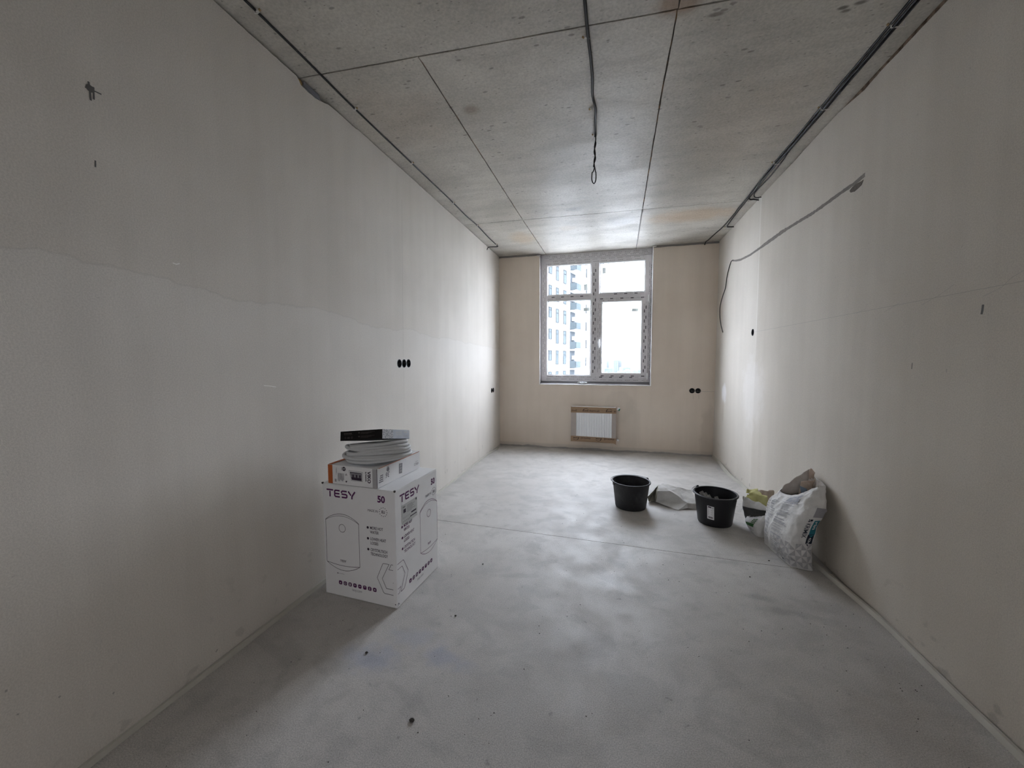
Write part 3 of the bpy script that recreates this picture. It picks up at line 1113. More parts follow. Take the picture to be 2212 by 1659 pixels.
# ------------------------------------------------------------------ cables under the ceiling
M['cable'] = flat('cable_black', (.010, .010, .011), .45, .3)
M['cable_grey'] = flat('cable_sheath_grey', (.10, .10, .105), .4, .5)
M['tie'] = flat('cable_tie_white', (.72, .70, .66), .5, .4)
M['plug_tan'] = flat('wall_plug_tan', (.42, .30, .16), .6, .3)


def spline(pts, step=.03):
    """Catmull-Rom through points"""
    P = [Vector(q) for q in pts]
    P = [P[0] * 2 - P[1]] + P + [P[-1] * 2 - P[-2]]
    out = []
    for i in range(1, len(P) - 2):
        n_ = max(2, int((P[i + 1] - P[i]).length / step))
        for k_ in range(n_):
            t = k_ / n_
            a, b, c, d = P[i - 1], P[i], P[i + 1], P[i + 2]
            out.append(.5 * ((2 * b) + (c - a) * t + (2 * a - 5 * b + 4 * c - d) * t * t + (3 * b - a - 3 * c + d) * t ** 3))
    out.append(P[-2])
    return out


def tie(par, x, y, sgn=1, wid=.012, z=H, r=.006):
    mb = MB()
    mb.tube([(x - wid / 2 - .002, y, z - .001), (x - wid / 2 - .001, y, z - 2 * r - .001), (x + wid / 2 + .001, y + .002, z - 2 * r - .002), (x + wid / 2 + .002, y + .002, z - .001)], .0028, 6)
    mb.box((x + sgn * (wid / 2 + .001) - .005, y - .005, z - .011), (x + sgn * (wid / 2 + .001) + .005, y + .006, z - .001))
    o = mb.obj('cable_tie', M['tie'], par)
    mb = MB()
    mb.tube([(x + sgn * (wid / 2 + .010), y, z - .008), (x + sgn * (wid / 2 + .016), y + .001, z - .002)], .0045, 8)
    mb.obj('wall_plug', M['plug_tan'], o)


zc = H - .006
# left
t = thing('ceiling_cable', 'black cable clipped under the ceiling along the left wall', 'cable', (.12, -2.5, H - .012))
pts = [(.118, YB + .1, zc)] + [(x, y, zc) for x, y in ((.119, -4.1), (.119, -3.8), (.112, -3.40), (.119, -2.75), (.127, -2.2), (.128, -1.98), (.124, -1.62), (.138, -1.34), (.128, -.9), (.133, -.56))]
pts += [(.125, -.50, zc - .002), (.06, -.52, zc - .004), (.020, -.56, zc - .016), (.006, -.565, zc - .04), (-.01, -.56, zc - .06)]
MB().tube(spline(pts), .0052, 8).obj('sheath', M['cable'], t, smooth=True)
for px_, py_ in ((553, 24), (765, 235), (888, 352), (978, 438), (1030, 487), (1071, 528)):
    q = at(px_, py_, 'z', H - .006)
    tie(t, q.x, q.y)
# centre with hanging twisted loop
t = thing('ceiling_cable', 'black cable down the middle of the ceiling ending in a hanging loop', 'cable', (1.465, -2.774, 2.42))
pts = [(1.44, YB + .1, zc), (1.452, -4.6, zc), (1.458, -3.95, zc), (1.461, -3.75, zc), (1.464, -3.58, zc - .004), (1.470, -3.42, zc - .004), (1.471, -3.3, zc - .003), (1.465, -3.15, zc), (1.478, -3.05, zc - .01), (1.471, -2.93, zc - .004), (1.467, -2.80, zc - .004), (1.466, -2.775, zc - .022)]
MB().tube(spline(pts), .0074, 8).obj('sheath', M['cable'], t, smooth=True)
loop = []
for i in range(40):
    s_ = i / 39
    z = zc - .02 - .19 * s_
    loop.append(Vector((1.466 + .0032 * math.sin(8 * s_ * PI / 2 + .5) - .004 * s_, -2.775 + .0032 * math.cos(8 * s_ * PI / 2), z)))
end = loop[-1]
bot = Vector((1.4605, -2.775, 2.428))
lp_ = [end, end + Vector((-.010, 0, -.03)), Vector((1.448, -2.776, 2.50)), Vector((1.447, -2.777, 2.45)), bot, Vector((1.472, -2.774, 2.45)), Vector((1.472, -2.773, 2.50)), end + Vector((.006, .004, -.03)), end + Vector((.001, .004, 0))]
back = [q + Vector((-.0065 * math.cos(i * .33), .003, 0)) for i, q in enumerate(loop[::-1])]
MB().tube(loop[:-1] + spline(lp_, .012) + back[1:-6], .0036, 7).obj('twisted_loop', M['cable'], t, smooth=True)
for px_, py_ in ((1269, 80), (1281, 236), (1287, 291)):
    q = at(px_, py_, 'z', H - .008)
    tie(t, q.x, q.y, -1, .013)
# right bundle: four cables peeling off one by one
bx = lambda y: 2.767 + .003 * nz(y * 1.3, 2) + (0.020 * max(0, (y + 1.9)) if y < -.58 else .026)
specs = [(-.011, 0, 'thick black cable nearest the room in the right-hand ceiling bundle', [(2.779, -.95), (2.775, -.58), (2.752, -.33), (2.735, -.10), (2.72, -.02)], (2.714, -.004, zc - .026)),
         (0.000, .011, 'black cable in the right-hand bundle turning into the wall nearest the window', [(2.790, -1.0), (2.810, -.62), (2.835, -.575)], (W - .004, -.59, zc - .012)),
         (0.010, 0, 'black cable in the right-hand bundle turning into the wall at the panel joint', [(2.783, -1.6), (2.795, -1.36), (2.84, -1.335)], (W - .004, -1.34, zc - .012)),
         (0.021, .002, 'thin slack black cable nearest the wall in the right-hand ceiling bundle', [(2.788, -2.2), (2.80, -2.08), (2.81, -1.8), (2.80, -1.5), (2.84, -1.38)], (W - .004, -1.40, zc - .01))]
first = None
for j, (dx, dz, lab, tail, last) in enumerate(specs):
    y_end = tail[0][1] - .12
    ys = [YB + .1]
    while ys[-1] < y_end - .25:
        ys.append(ys[-1] + .22)
    pts = [(bx(y) + dx * (1.0 + .25 * nz(y * 2, j)) + .003 * nz(y * 3, j + 5), y, zc - dz - .003 * abs(nz(y * 2.5, j + 9))) for y in ys]
    pts += [(x, y, zc - dz * .4) for x, y in tail] + [last, Vector(last) + (Vector((.02, 0, -.006)) if j else Vector((-.002, .02, -.012)))]
    t = thing('ceiling_cable', lab, 'cable', (bx(-2.5), -2.5, H - .012), group='cable bundle under the ceiling on the right')
    MB().tube(spline(pts), .0056 if j < 3 else .0042, 8).obj('sheath', M['cable'], t, smooth=True)
    if j == 0:
        first = t
for px_, py_, wd in ((1937, 50, .045), (1781, 231, .040), (1677, 350, .036), (1614, 433, .026), (1570, 490, .018)):
    q = at(px_, py_, 'z', H - .006)
    tie(first, q.x + .004, q.y, -1, wd, r=.010)
# cable hanging out of the chase end
t = thing('hanging_cable', 'black cable end hanging from the filled chase on the right wall', 'cable', (2.87, -.35, 1.59))
pix = [(1586, 562), (1580, 564), (1574, 582), (1570, 600), (1567, 622), (1561, 640), (1556, 660), (1555, 680), (1557, 700), (1561.5, 718)]
pts = [at(x, y, 'x', W + .004 - .005 * min(i, 4)) for i, (x, y) in enumerate(pix)]
MB().tube(spline(pts), .0050, 8).obj('sheath', M['cable'], t, smooth=True)
e0 = pts[-1]
MB().tube([e0, e0 + Vector((0, -.002, -.010))], .0022, 6).obj('bare_core', M['brass'], t)

# ------------------------------------------------------------------ outside: neighbouring tower, far towers, trees, ground
GZ = -26.0
M['ground_out'] = flat('courtyard_ground', (.40, .40, .395), .9, .1, var=.25, scale=.05)
o = MB().box((-900, -900, GZ - 1), (900, 1500, GZ)).obj('courtyard_ground', M['ground_out'])
join_struct(o, 'courtyard ground far below outside the window', 'ground')
M['facade'] = flat('tower_render_white', (.34, .345, .35), .85, .2, var=.04, scale=.3)
M['facade_band'] = flat('tower_band', (.24, .25, .26), .85, .2, var=.05, scale=.3)
M['tower_glass'] = flat('tower_window_glass', (.044, .052, .056), .9, .0, var=.3, scale=.4)
M['tower_frame'] = flat('tower_window_frame', (.031, .033, .034), .9, .0)
M['balcony_shade'] = flat('balcony_recess_shade', (.046, .051, .056), .9, .0)

fo = CAM + ray(1187, 775) * 54.0
fo.z = CAM.z
fd = Vector((.279, .960, 0)).normalized()       # facade runs away from the window
fn_ = Vector((fd.y, -fd.x, 0))                 # towards our window
# storey lines read at this corner: one lies 3.0 m below eye level etc.
tower = thing('tower_block', 'white residential tower block seen through the left window panes', 'building', (fo.x, fo.y, GZ))


def fpt(s_, z, out=0.0):
    q = fo + fd * s_ + fn_ * out
    return Vector((q.x, q.y, z))


ST = 3.0
Zs = CAM.z + 54.0 * (775 - 755) / FPX          # underside of a string course
NF0, NF1 = -9, 8
S0, S1 = -11.0, 24.5
mb = MB()
mb.obox(fpt(S0, GZ), fd * (S1 - S0), -fn_ * 16, Vector((0, 0, Zs + ST * NF1 - GZ)))
mb.obj('wall', M['facade'], tower)
mb = MB()
mb.obox(fpt(S0 - .3, Zs + ST * NF1, .3), fd * (S1 - S0 + .6), -fn_ * 16.6, Vector((0, 0, .9)))
mb.obj('parapet', M['facade'], tower)


def s_at(px):
    """distance along the facade at which it is seen at a photo column"""
    d = ray(px, 775)
    A = (fo.x - CAM.x, fo.y - CAM.y)
    det = d.x * (-fd.y) - (-fd.x) * d.y
    tt = (A[0] * (-fd.y) - (-fd.x) * A[1]) / det
    q = CAM + d * tt
    return (Vector((q.x, q.y, 0)) - Vector((fo.x, fo.y, 0))).dot(fd)


cols_ = [(s_at(1203), .95, 1), (s_at(1219), 1.1, 1), (s_at(1188), 1.0, 0), (s_at(1203) - 8.0, 1.1, 1), (s_at(1203) - 6.0, 1.1, 1)]
sb0, sb1 = s_at(1230.5), s_at(1241)
protoW = {}


def copy_part(o, par, off):
    c = o.copy()
    col.objects.link(c)
    c.parent = par
    c.location = off
    WM[c.name] = WM[par.name]
    return c


for fl_ in range(NF0, NF1):
    zt = Zs + ST * fl_
    # thin string course over each storey
    mb = MB().obox(fpt(S0, zt, .0), fd * (S1 - S0), fn_ * .10, Vector((0, 0, .10)))
    if 'sc' not in protoW:
        protoW['sc'] = (mb.obj('string_course', M['facade_band'], tower), zt)
    else:
        copy_part(protoW['sc'][0], tower, (0, 0, zt - protoW['sc'][1]))
    for ci, (sc, w_, kind) in enumerate(cols_):
        key = ('w', ci)
        hgt = 2.05 if kind else 1.5
        z0 = zt - .12 - hgt
        if key not in protoW:
            wv = fd * w_
            o_ = fpt(sc - w_ / 2, z0, .02)
            fr_ = MB()
            t_ = .09
            for a, b, c, d in ((0, 0, t_, hgt), (w_ - t_, 0, w_, hgt), (t_, 0, w_ - t_, t_), (t_, hgt - t_, w_ - t_, hgt), (t_, hgt * .68, w_ - t_, hgt * .68 + t_)):
                fr_.obox(o_ + fd * a + Vector((0, 0, b)), fd * (c - a), fn_ * .06, Vector((0, 0, d - b)))
            fo_ = fr_.obj('window', M['tower_frame'], tower)
            pn = MB().obox(o_ + fd * .05 + Vector((0, 0, .05)), fd * (w_ - .1), fn_ * .02, Vector((0, 0, hgt - .1))).obj('pane', M['tower_glass'], fo_)
            protoW[key] = (fo_, zt, pn)
        else:
            c = copy_part(protoW[key][0], tower, (0, 0, zt - protoW[key][1]))
            copy_part(protoW[key][2], c, (0, 0, 0))
    # balcony bay at the corner: flat panel with recess shade in its colour, glazed rail, soffit
    if 'bay' not in protoW:
        bw = sb1 - sb0
        o_ = fpt(sb0, zt - 2.85, .03)
        bay = MB().obox(o_, fd * bw, fn_ * .03, Vector((0, 0, 2.75))).obj('balcony', M['balcony_shade'], tower)
        sl = MB().obox(fpt(sb0 - .1, zt - .06, 0), fd * (bw + .6), fn_ * 1.2, Vector((0, 0, .22))).obj('slab', M['facade'], bay)
        rl = MB()
        rl.obox(fpt(sb0, zt - 2.75, 1.0), fd * bw, fn_ * .05, Vector((0, 0, 1.05)))
        rl.obox(fpt(sb0, zt - 2.75, .05), fn_ * 1.0, fd * .05, Vector((0, 0, 1.05)))
        rl = rl.obj('railing', M['tower_glass'], bay)
        acb = MB().obox(fpt(sb0 + bw * .25, zt - 1.45, .12), fd * .9, fn_ * .35, Vector((0, 0, .6))).obj('cooling_unit', M['facade_band'], bay)
        th_ = MB().obox(fpt(s_at(1264), zt - 2.6, .02), fd * .5, fn_ * .05, Vector((0, 0, 1.5))).obj('slit_window', M['tower_frame'], tower)
        protoW['bay'] = (bay, zt, [sl, rl, acb], th_)
    else:
        c = copy_part(protoW['bay'][0], tower, (0, 0, zt - protoW['bay'][1]))
        for q in protoW['bay'][2]:
            copy_part(q, c, (0, 0, 0))
        copy_part(protoW['bay'][3], tower, (0, 0, zt - protoW['bay'][1]))

M['haze_blue'] = flat('far_tower_haze_blue', (.045, .053, .060), .8, .1, var=.1, scale=.05)  # distance haze put into the far tower colours, blue and pale
M['haze_pale'] = flat('far_tower_haze_pale', (.056, .062, .064), .8, .1, var=.1, scale=.05)
far_specs = [(1311, 1316, 779, 380, 'haze_pale', 'slim haze-pale high-rise at the left of the far skyline'), (1326, 1336.5, 778, 420, 'haze_blue', 'tall haze-blue high-rise in the middle of the far skyline'),
             (1337, 1343, 778.5, 430, 'haze_pale', 'haze-pale high-rise right beside the tall haze-blue one'), (1306, 1324, 796, 330, 'haze_blue', 'low broad block at the left of the far skyline'),
             (1347, 1362, 794, 340, 'haze_blue', 'low broad block at the right of the far skyline')]
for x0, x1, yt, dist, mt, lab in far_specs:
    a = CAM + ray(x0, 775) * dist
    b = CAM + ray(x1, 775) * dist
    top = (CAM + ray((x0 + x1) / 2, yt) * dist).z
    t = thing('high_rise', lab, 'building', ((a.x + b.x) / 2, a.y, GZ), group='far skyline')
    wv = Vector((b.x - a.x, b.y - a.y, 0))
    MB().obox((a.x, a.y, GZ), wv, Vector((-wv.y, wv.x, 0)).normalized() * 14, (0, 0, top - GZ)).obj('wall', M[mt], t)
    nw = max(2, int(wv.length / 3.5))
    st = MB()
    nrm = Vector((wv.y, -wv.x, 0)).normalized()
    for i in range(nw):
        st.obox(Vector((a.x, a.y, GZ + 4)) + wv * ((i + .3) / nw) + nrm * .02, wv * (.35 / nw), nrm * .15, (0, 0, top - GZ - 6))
    st.obj('window_strip', M['haze_pale' if mt == 'haze_blue' else 'haze_blue'], t)
g = G('tree_foliage_far')
M['tree'] = g.out(g.mix(g.noise(.6, 3), (.030, .042, .045), (.055, .066, .066)), .9, .1)
for i, (px_, dist, hh) in enumerate(((1303, 200, 0), (1322, 240, 0), (1340, 275, 0), (1356, 210, 0), (1371, 245, 0), (1385, 280, 0))):
    q = CAM + ray(px_, 775) * dist
    base = Vector((q.x, q.y, GZ))
    topz = (CAM + ray(px_, (803, 805, 800, 797, 799, 796)[i]) * dist).z
    hgt = topz - GZ
    t = thing('tree', ('round tree at the left end of the far tree line', 'small tree second from the left in the far tree line', 'tree below the far high-rises', 'tree in front of the low broad far block', 'tree second from the right in the far tree line', 'tall tree at the right end of the far tree line')[i], 'tree', base, group='far tree line')
    MB().tube([base, base + Vector((0, 0, hgt * .6))], lambda k: .5 - .2 * k, 7).obj('trunk', M['tower_frame'], t)
    mb = MB()
    mb.grid(lambda u, v: base + Vector((0, 0, hgt * .35)) + Vector((3.6 * math.sin(PI * v) * math.cos(2 * PI * u) * (1 + .3 * nz(4 * math.cos(2 * PI * u), 4 * math.sin(2 * PI * u), 4 * v + i)), 3.6 * math.sin(PI * v) * math.sin(2 * PI * u) * (1 + .3 * nz(4 * math.cos(2 * PI * u), 4 * math.sin(2 * PI * u) + 7, 4 * v + i)), hgt * .65 * (1 - math.cos(PI * v)) / 2)), 18, 12, closeu=True)
    mb.obj('crown', M['tree'], t)

# ------------------------------------------------------------------ radiator
M['rad_white'] = flat('radiator_enamel', (.82, .84, .86), .3, .5, var=.02)
M['cardboard'] = flat('cardboard_brown', (.34, .235, .155), .8, .2, var=.1, scale=30)
M['wrap_film'] = flat('wrap_film_greyish', (.42, .37, .34), .35, .4, var=.08, scale=20)
M['ink_brown'] = flat('ink_dark_brown', (.07, .045, .035), .7, .2)
M['chrome'] = flat('valve_chrome', (.6, .6, .6), .25, .5, metal=.9)
M['valve_green'] = flat('valve_cap_green', (.02, .16, .09), .4, .4)
RX0, RX1, RZ0, RZ1, RY0, RY1 = 1.060, 1.655, .150, .618, -.098, -.036
rad = thing('radiator', 'white ribbed panel radiator still in brown cardboard edge wrapping', 'radiator', (1.36, -.06, RZ0))
mb = MB()
n = 17
cx = [RX0 + .012 + (RX1 - RX0 - .024) * i / n for i in range(n + 1)]
prof = []
for i in range(n):
    a, b = cx[i], cx[i + 1]
    w_ = b - a
    prof += [(a, RY0 + .008), (a + w_ * .10, RY0 + .008), (a + w_ * .22, RY0 + .0012), (b - w_ * .22, RY0 + .0012), (b - w_ * .10, RY0 + .008)]
prof.append((cx[-1], RY0 + .008))
pts = [(x, y, RZ0 + .01) for x, y in prof] + [(RX1 - .012, RY0 + .022, RZ0 + .01), (RX0 + .012, RY0 + .022, RZ0 + .01)]
mb.prism(pts, (0, 0, RZ1 - RZ0 - .02))
mb.obj('front_panel', M['rad_white'], rad)
MB().box((RX0 + .012, RY1 - .012, RZ0 + .01), (RX1 - .012, RY1, RZ1 - .012)).obj('rear_panel', M['rad_white'], rad, bevel=.003)
mb = MB().box((RX0, RY0 + .004, RZ1 - .006), (RX1, RY1, RZ1))
gr = mb.obj('top_grille', M['rad_white'], rad, bevel=.003)
for i in range(22):
    x = RX0 + .03 + i * (RX1 - RX0 - .06) / 21
    if i == 0:
        sl0 = MB().box((x - .004, RY0 + .016, RZ1 - .0005), (x + .004, RY1 - .010, RZ1 + .0012)).obj('grille_bar', M['pvc_white'], gr)
    else:
        c = copy_part(sl0, gr, ((x - RX0 - .03), 0, 0))
mb = MB()
for xa in (RX0 + .0, RX1 - .008):
    mb.box((xa, RY0 + .006, RZ0 + .004), (xa + .008, RY1, RZ1 - .006))
mb.obj('side_cover', M['rad_white'], rad)
for x in (1.17, 1.54):
    MB().box((x - .015, RY1, .20), (x + .015, -.0005, .58)).obj('bracket', M['pvc_white'], rad)
# cardboard edge wrappers
mb = MB()
mb.box((RX0 - .006, RY0 - .003, .536), (RX1 + .008, RY0 - .0005, RZ1 - .001))
mb.box((RX1 + .006, RY0 - .003, .530), (RX1 + .008, RY1 + .004, RZ1 + .003))
tw = mb.obj('cardboard_wrap', M['cardboard'], rad)
mb = MB()
pts = [(RX0 - .006, .138), (RX1 - .02, .130), (RX1 + .010, .112), (RX1 + .008, .140), (RX1 + .008, .200), (RX0 - .006, .212)]
mb.prism([(x, RY0 - .003, z) for x, z in pts], (0, .0025, 0))
mb.box((RX0 - .006, RY0 - .003, .134), (RX1 + .004, RY1 + .002, .138))
bw_ = mb.obj('cardboard_wrap', M['cardboard'], rad)
for xa, xb in ((RX0 - .003, 1.128), (1.606, RX1 + .006)):
    MB().box((xa, RY0 - .0022, .200), (xb, RY0 - .0006, .540)).obj('film_wrap', M['wrap_film'], rad)
MB().box((RX1 + .0065, RY0 - .002, .14), (RX1 + .0078, RY1 + .004, .535)).obj('film_wrap', M['cardboard'], rad)


def rad_print(par, z, flip):
    mb = MB()
    yy = RY0 - .0034
    seq = [('x', -.02, 'therm-x2'), ('l', .165, None), ('x', .245, 'therm-x2'), ('l', .475, None), ('x', .57, 'the')]
    if flip:
        seq = [('l', .03, None), ('x', .13, 'therm-x2'), ('l', .335, None), ('x', .445, 'therm-x2')]
    for kind, u, txt in seq:
        if kind == 'x':
            gm = text2d(txt, .034, .0006, sx=1.05)
            if txt == 'therm-x2' and u < 0:
                gm = shift2d(text2d('m-x2', .034, .0006, sx=1.05), .025, 0)
            w_ = max(q[0] for q in gm[0])
        else:
            gm1 = text2d('KERMI', .026, .0004, sx=.98)
            w_ = max(q[0] for q in gm1[0])
            arc = stroke2d([(w_ * (.0 + 1.0 * i / 12), .022 + .018 * math.sin(PI * (.15 + .85 * i / 12) * .9)) for i in range(13)], .005)
            arc2 = stroke2d([(-.006, -.002), (-.004, .016), (.012, .034)], .008)
            gm = (gm1[0] + arc[0] + arc2[0], gm1[1] + [[i + len(gm1[0]) for i in f] for f in arc[1]] + [[i + len(gm1[0]) + len(arc[0]) for i in f] for f in arc2[1]])
        if flip:
            gm = shift2d(gm, w_, .028, PI)
        put2d(mb, gm, lambda a, b: (max(RX0 - .004, min(RX1 + .006, RX0 + u + a)), yy, z + b))
    mb.obj('wrap_print', M['ink_brown'], par, recalc=False)


rad_print(tw, .556, False)
rad_print(bw_, .166, True)
# valves on the right
v1 = MB().tube([(RX1 + .008, -.066, .592), (RX1 + .022, -.066, .592)], .010, 12)
v1.tube([(RX1 + .022, -.066, .592), (RX1 + .040, -.068, .592)], .014, 14)
vo = v1.obj('valve', M['chrome'], rad, smooth=False)
MB().tube([(RX1 + .040, -.068, .590), (RX1 + .054, -.070, .586)], .017, 16).obj('valve_cap', M['valve_green'], vo)
MB().tube([(RX1 + .030, -.066, .602), (RX1 + .052, -.068, .603)], .012, 14).obj('valve_ring', M['pvc_white'], vo)
v2 = MB().tube([(RX1 + .004, -.066, .176), (RX1 + .024, -.066, .176), (RX1 + .034, -.062, .170)], .0095, 12)
v2.tube([(RX1 + .034, -.064, .172), (RX1 + .034, -.040, .168), (RX1 + .034, .0, .168)], .0085, 10)
vo = v2.obj('valve', M['chrome'], rad)
MB().tube([(RX1 + .034, -.062, .172), (RX1 + .036, -.088, .172)], .013, 14).obj('valve_cap', M['pvc_white'], vo)

# ------------------------------------------------------------------ cartons
M['carton'] = flat('carton_white', (.83, .825, .83), .55, .3, var=.04, scale=9, bump=.12, bscale=60)
M['carton_edge'] = flat('carton_scuffed_edge', (.10, .09, .085), .8, .2)
M['ink_purple'] = flat('ink_purple', (.105, .022, .10), .6, .25)
M['ink_dark'] = flat('ink_dark', (.045, .03, .05), .6, .25)
M['ink_grey'] = flat('ink_grey', (.27, .26, .28), .6, .25)
M['ink_mid'] = flat('ink_midgrey', (.42, .41, .42), .6, .25)
M['label_paper'] = flat('label_paper', (.55, .56, .55), .6, .3)
M['orange'] = flat('carton_orange', (.48, .12, .03), .55, .3, var=.12, scale=30)


class Face:
    """flat print on one side of a box: o = lower left corner, a = right, n = outward"""

    def __init__(s, o, a, n, eps=.0007):
        s.o, s.a, s.n, s.e = Vector(o), Vector(a), Vector(n), eps
        s.mbs = {}

    def put(s, name, mat, gm, lift=0.0):
        mb = s.mbs.setdefault((name, mat), MB())
        put2d(mb, gm, lambda u, v: s.o + s.a * u + Vector((0, 0, v)) + s.n * (s.e + lift))

    def done(s, par):
        for (name, mat), mb in s.mbs.items():
            mb.obj(name, M[mat], par, world=False, recalc=False)


def logo_tesy(x, y, h_, w_=None):
    """the stencil-cut letters T E S Y; y = base line, h_ = cap height"""
    sw = h_ * .20
    k = (w_ or h_ * 4.2) / 4.2
    parts = []
    def S(pts, w2=sw):
        parts.append(stroke2d([(x + a * k, y + b * h_) for a, b in pts], w2))
    S([(0, .90), (.98, .90)])
    S([(.50, .74), (.50, .0)])
    S([(1.95, .90), (1.32, .90), (1.20, .78), (1.20, .60)])
    S([(1.90, .50), (1.20, .50), (1.20, .22), (1.32, .10), (1.95, .10)])
    S([(2.98, .90), (2.35, .90), (2.22, .80), (2.22, .64)])
    S([(2.22, .58), (2.30, .50), (2.86, .50), (2.98, .40), (2.98, .20), (2.86, .10), (2.22, .10)])
    S([(3.18, .96), (3.58, .46)])
    S([(4.15, .98), (3.72, .36), (3.70, 0)])
    return parts


def icons(F, u0, v0, n, step, s_):
    for i in range(n):
        x = u0 + i * step
        c = s_ * .22
        F.put('printed_icons', 'ink_purple', ([(x + c, v0), (x + s_ - c, v0), (x + s_, v0 + c), (x + s_, v0 + s_ - c), (x + s_ - c, v0 + s_), (x + c, v0 + s_), (x, v0 + s_ - c), (x, v0 + c)], [list(range(8))]))
        m = [disc2d(x + s_ * .5, v0 + s_ * .45, s_ * .18, 8), ring2d(x + s_ * .5, v0 + s_ * .5, s_ * .24, s_ * .12, 12), rect2d(x + s_ * .3, v0 + s_ * .2, x + s_ * .7, v0 + s_ * .8),
             disc2d(x + s_ * .5, v0 + s_ * .6, s_ * .2, 5), rect2d(x + s_ * .25, v0 + s_ * .45, x + s_ * .75, v0 + s_ * .62), rect2d(x + s_ * .3, v0 + s_ * .6, x + s_ * .7, v0 + s_ * .8),
             rect2d(x + s_ * .38, v0 + s_ * .15, x + s_ * .62, v0 + s_ * .85), disc2d(x + s_ * .5, v0 + s_ * .5, s_ * .26, 4)][i % 8]
        F.put('printed_icons', 'label_paper', m, .0003)


def carton_print(F, side):
    dx = 0.0
    ink = 'ink_purple'
    if side:
        T, Y_, N50, MD, SH, BU, IC, COM = (.041, .540, .186), 0, (.352, .538), (.288, .484), (.229, .421), .057, (.112, .068), .19
        w_sh = .195
    else:
        T, Y_, N50, MD, SH, BU, IC, COM = (.028, .546, .190), 0, (.352, .550), (.290, .494), (.015, .231), .288, (.090, .066), .177
    for gm in logo_tesy(T[0], T[1], .042, T[2] * .985):
        F.put('printed_logo', 'ink_purple', gm)
    F.put('printed_number', 'ink_purple', shift2d(text2d('50', .048, .0018, sx=.95), N50[0], N50[1]))
    F.put('printed_lettering', 'ink_dark', shift2d(text2d('MADE IN', .0185, 0.0, sx=.86), MD[0], MD[1]))
    ex_, ey_ = MD[0] + .096, MD[1] + .007
    F.put('printed_lettering', 'ink_dark', shift2d(text2d('EU', .021, .0005, 'CENTER', sx=.85), ex_, ey_ - .007))
    for i in range(12):
        w = 2 * PI * i / 12
        F.put('printed_lettering', 'ink_dark', disc2d(ex_ + .0225 * math.cos(w), ey_ + .0225 * math.sin(w), .0024, 8))
    for i, (l1, l2) in enumerate((('MORE HOT', 'WATER'), ('LOWER HEAT', 'LOSSES'), ('CRYSTALTECH', 'TECHNOLOGY'))):
        v = .405 - i * .0582
        F.put('printed_bullets', ink if side else 'ink_dark', disc2d(BU, v + .003, .0068, 16))
        for q, l in enumerate((l1, l2)):
            F.put('printed_lettering', ink if side else 'ink_dark', shift2d(text2d(l, .0215, .00022, sx=.72), BU + .014, v - .004 - q * .0225))
    # boiler outline
    x0, x1 = (SH[0], .420) if side else SH
    lc = ink if side else 'ink_dark'
    lw_ = .0022
    zt_, zb_ = .418, .183
    arc = lambda za, h_, nn=18: [(x0 + (x1 - x0) * i / nn, za + h_ * math.sin(PI * i / nn) ** .85) for i in range(nn + 1)]
    F.put('printed_outline', lc, stroke2d([(x0, zb_)] + arc(zt_, .040) + [(x1, zb_)], lw_))
    F.put('printed_outline', lc, stroke2d(arc(zt_ - .003, .032), lw_ * .8))
    F.put('printed_outline', lc, stroke2d(arc(zb_, -.010), lw_))
    F.put('printed_outline', lc, stroke2d(arc(zb_, -.036), lw_))
    F.put('printed_outline', lc, ring2d((x0 + x1) / 2, .380, .0215, lw_, 28, .98))
    F.put('printed_lettering', lc, shift2d(text2d('TESY', .0165, .0003, 'CENTER', sx=1.1), (x0 + x1) / 2, .194))
    icons(F, IC[0], IC[1] + (.004 if side else 0), 8, .0315, .022)
    F.put('printed_lettering', 'ink_grey', shift2d(text2d('tesy.com', .022, 0, sx=.80), COM, .044))


BX, BY, BR, BW, BD, BH = .5397, -3.7519, -.0676, .4565, .422, .6165
box = thing('carton', 'tall white carton with purple lettering and boiler outline standing on the floor', 'box', (BX, BY, 0), BR)
mb = MB()
nn = 10


def bulge(face, u, v):
    return 0


mb.box((-BW, 0, 0.001), (0, BD, BH - .003))
mb.obj('carton_body', M['carton'], box, world=False, bevel=.003)
for (a, b) in ((0.001, .196), (.199, BD - .001)):       # two top flaps with the taped gap between them
    MB().add([(-BW, a, BH - .0028), (0, a, BH - .0028), (0, b, BH - .0028), (-BW, b, BH - .0028), (-BW, a, BH), (0, a, BH), (0, b, BH + .003), (-BW, b, BH + .003)] if a < .1 else
             [(-BW, a, BH - .0028), (0, a, BH - .0028), (0, b, BH - .0028), (-BW, b, BH - .0028), (-BW, a, BH - .001), (0, a, BH - .001), (0, b, BH), (-BW, b, BH)],
             [[0, 3, 2, 1], [4, 5, 6, 7], [0, 1, 5, 4], [1, 2, 6, 5], [2, 3, 7, 6], [3, 0, 4, 7]]).obj('top_flap', M['carton'], box, world=False)
mb = MB()
for (x, y) in ((-.001, .001), (-BW + .001, .001)):
    mb.lathe([(.0001, .0035), (.005, .0032), (.006, 0), (.004, -.006)], 10, (x, y, BH))
mb.obj('scuffed_corner', M['carton_edge'], box, world=False)
mb = MB()
rp_ = [(-.0005, .002 + .002 * nz(i * .6, 1), BH - .002 - .020 * 0 + 0) for i in range(2)]
F = Face((-BW, 0, 0), (1, 0, 0), (0, -1, 0))
carton_print(F, False)
lw_ = .0022
F.put('printed_hexagon', 'ink_dark', stroke2d([(.436, .0695), (.384, .0695), (.376, .0745), (.339, .147), (.375, .2265), (.381, .2295), (.413, .2295), (.370, .147), (.394, .0985), (.436, .0985)], lw_))
F.put('printed_hexagon', 'ink_dark', stroke2d([(.437, .2305), (.426, .2305), (.412, .2015), (.437, .2015)], lw_))
F.put('printed_lettering', 'ink_grey', rect2d(.080, .124, .090, .130))
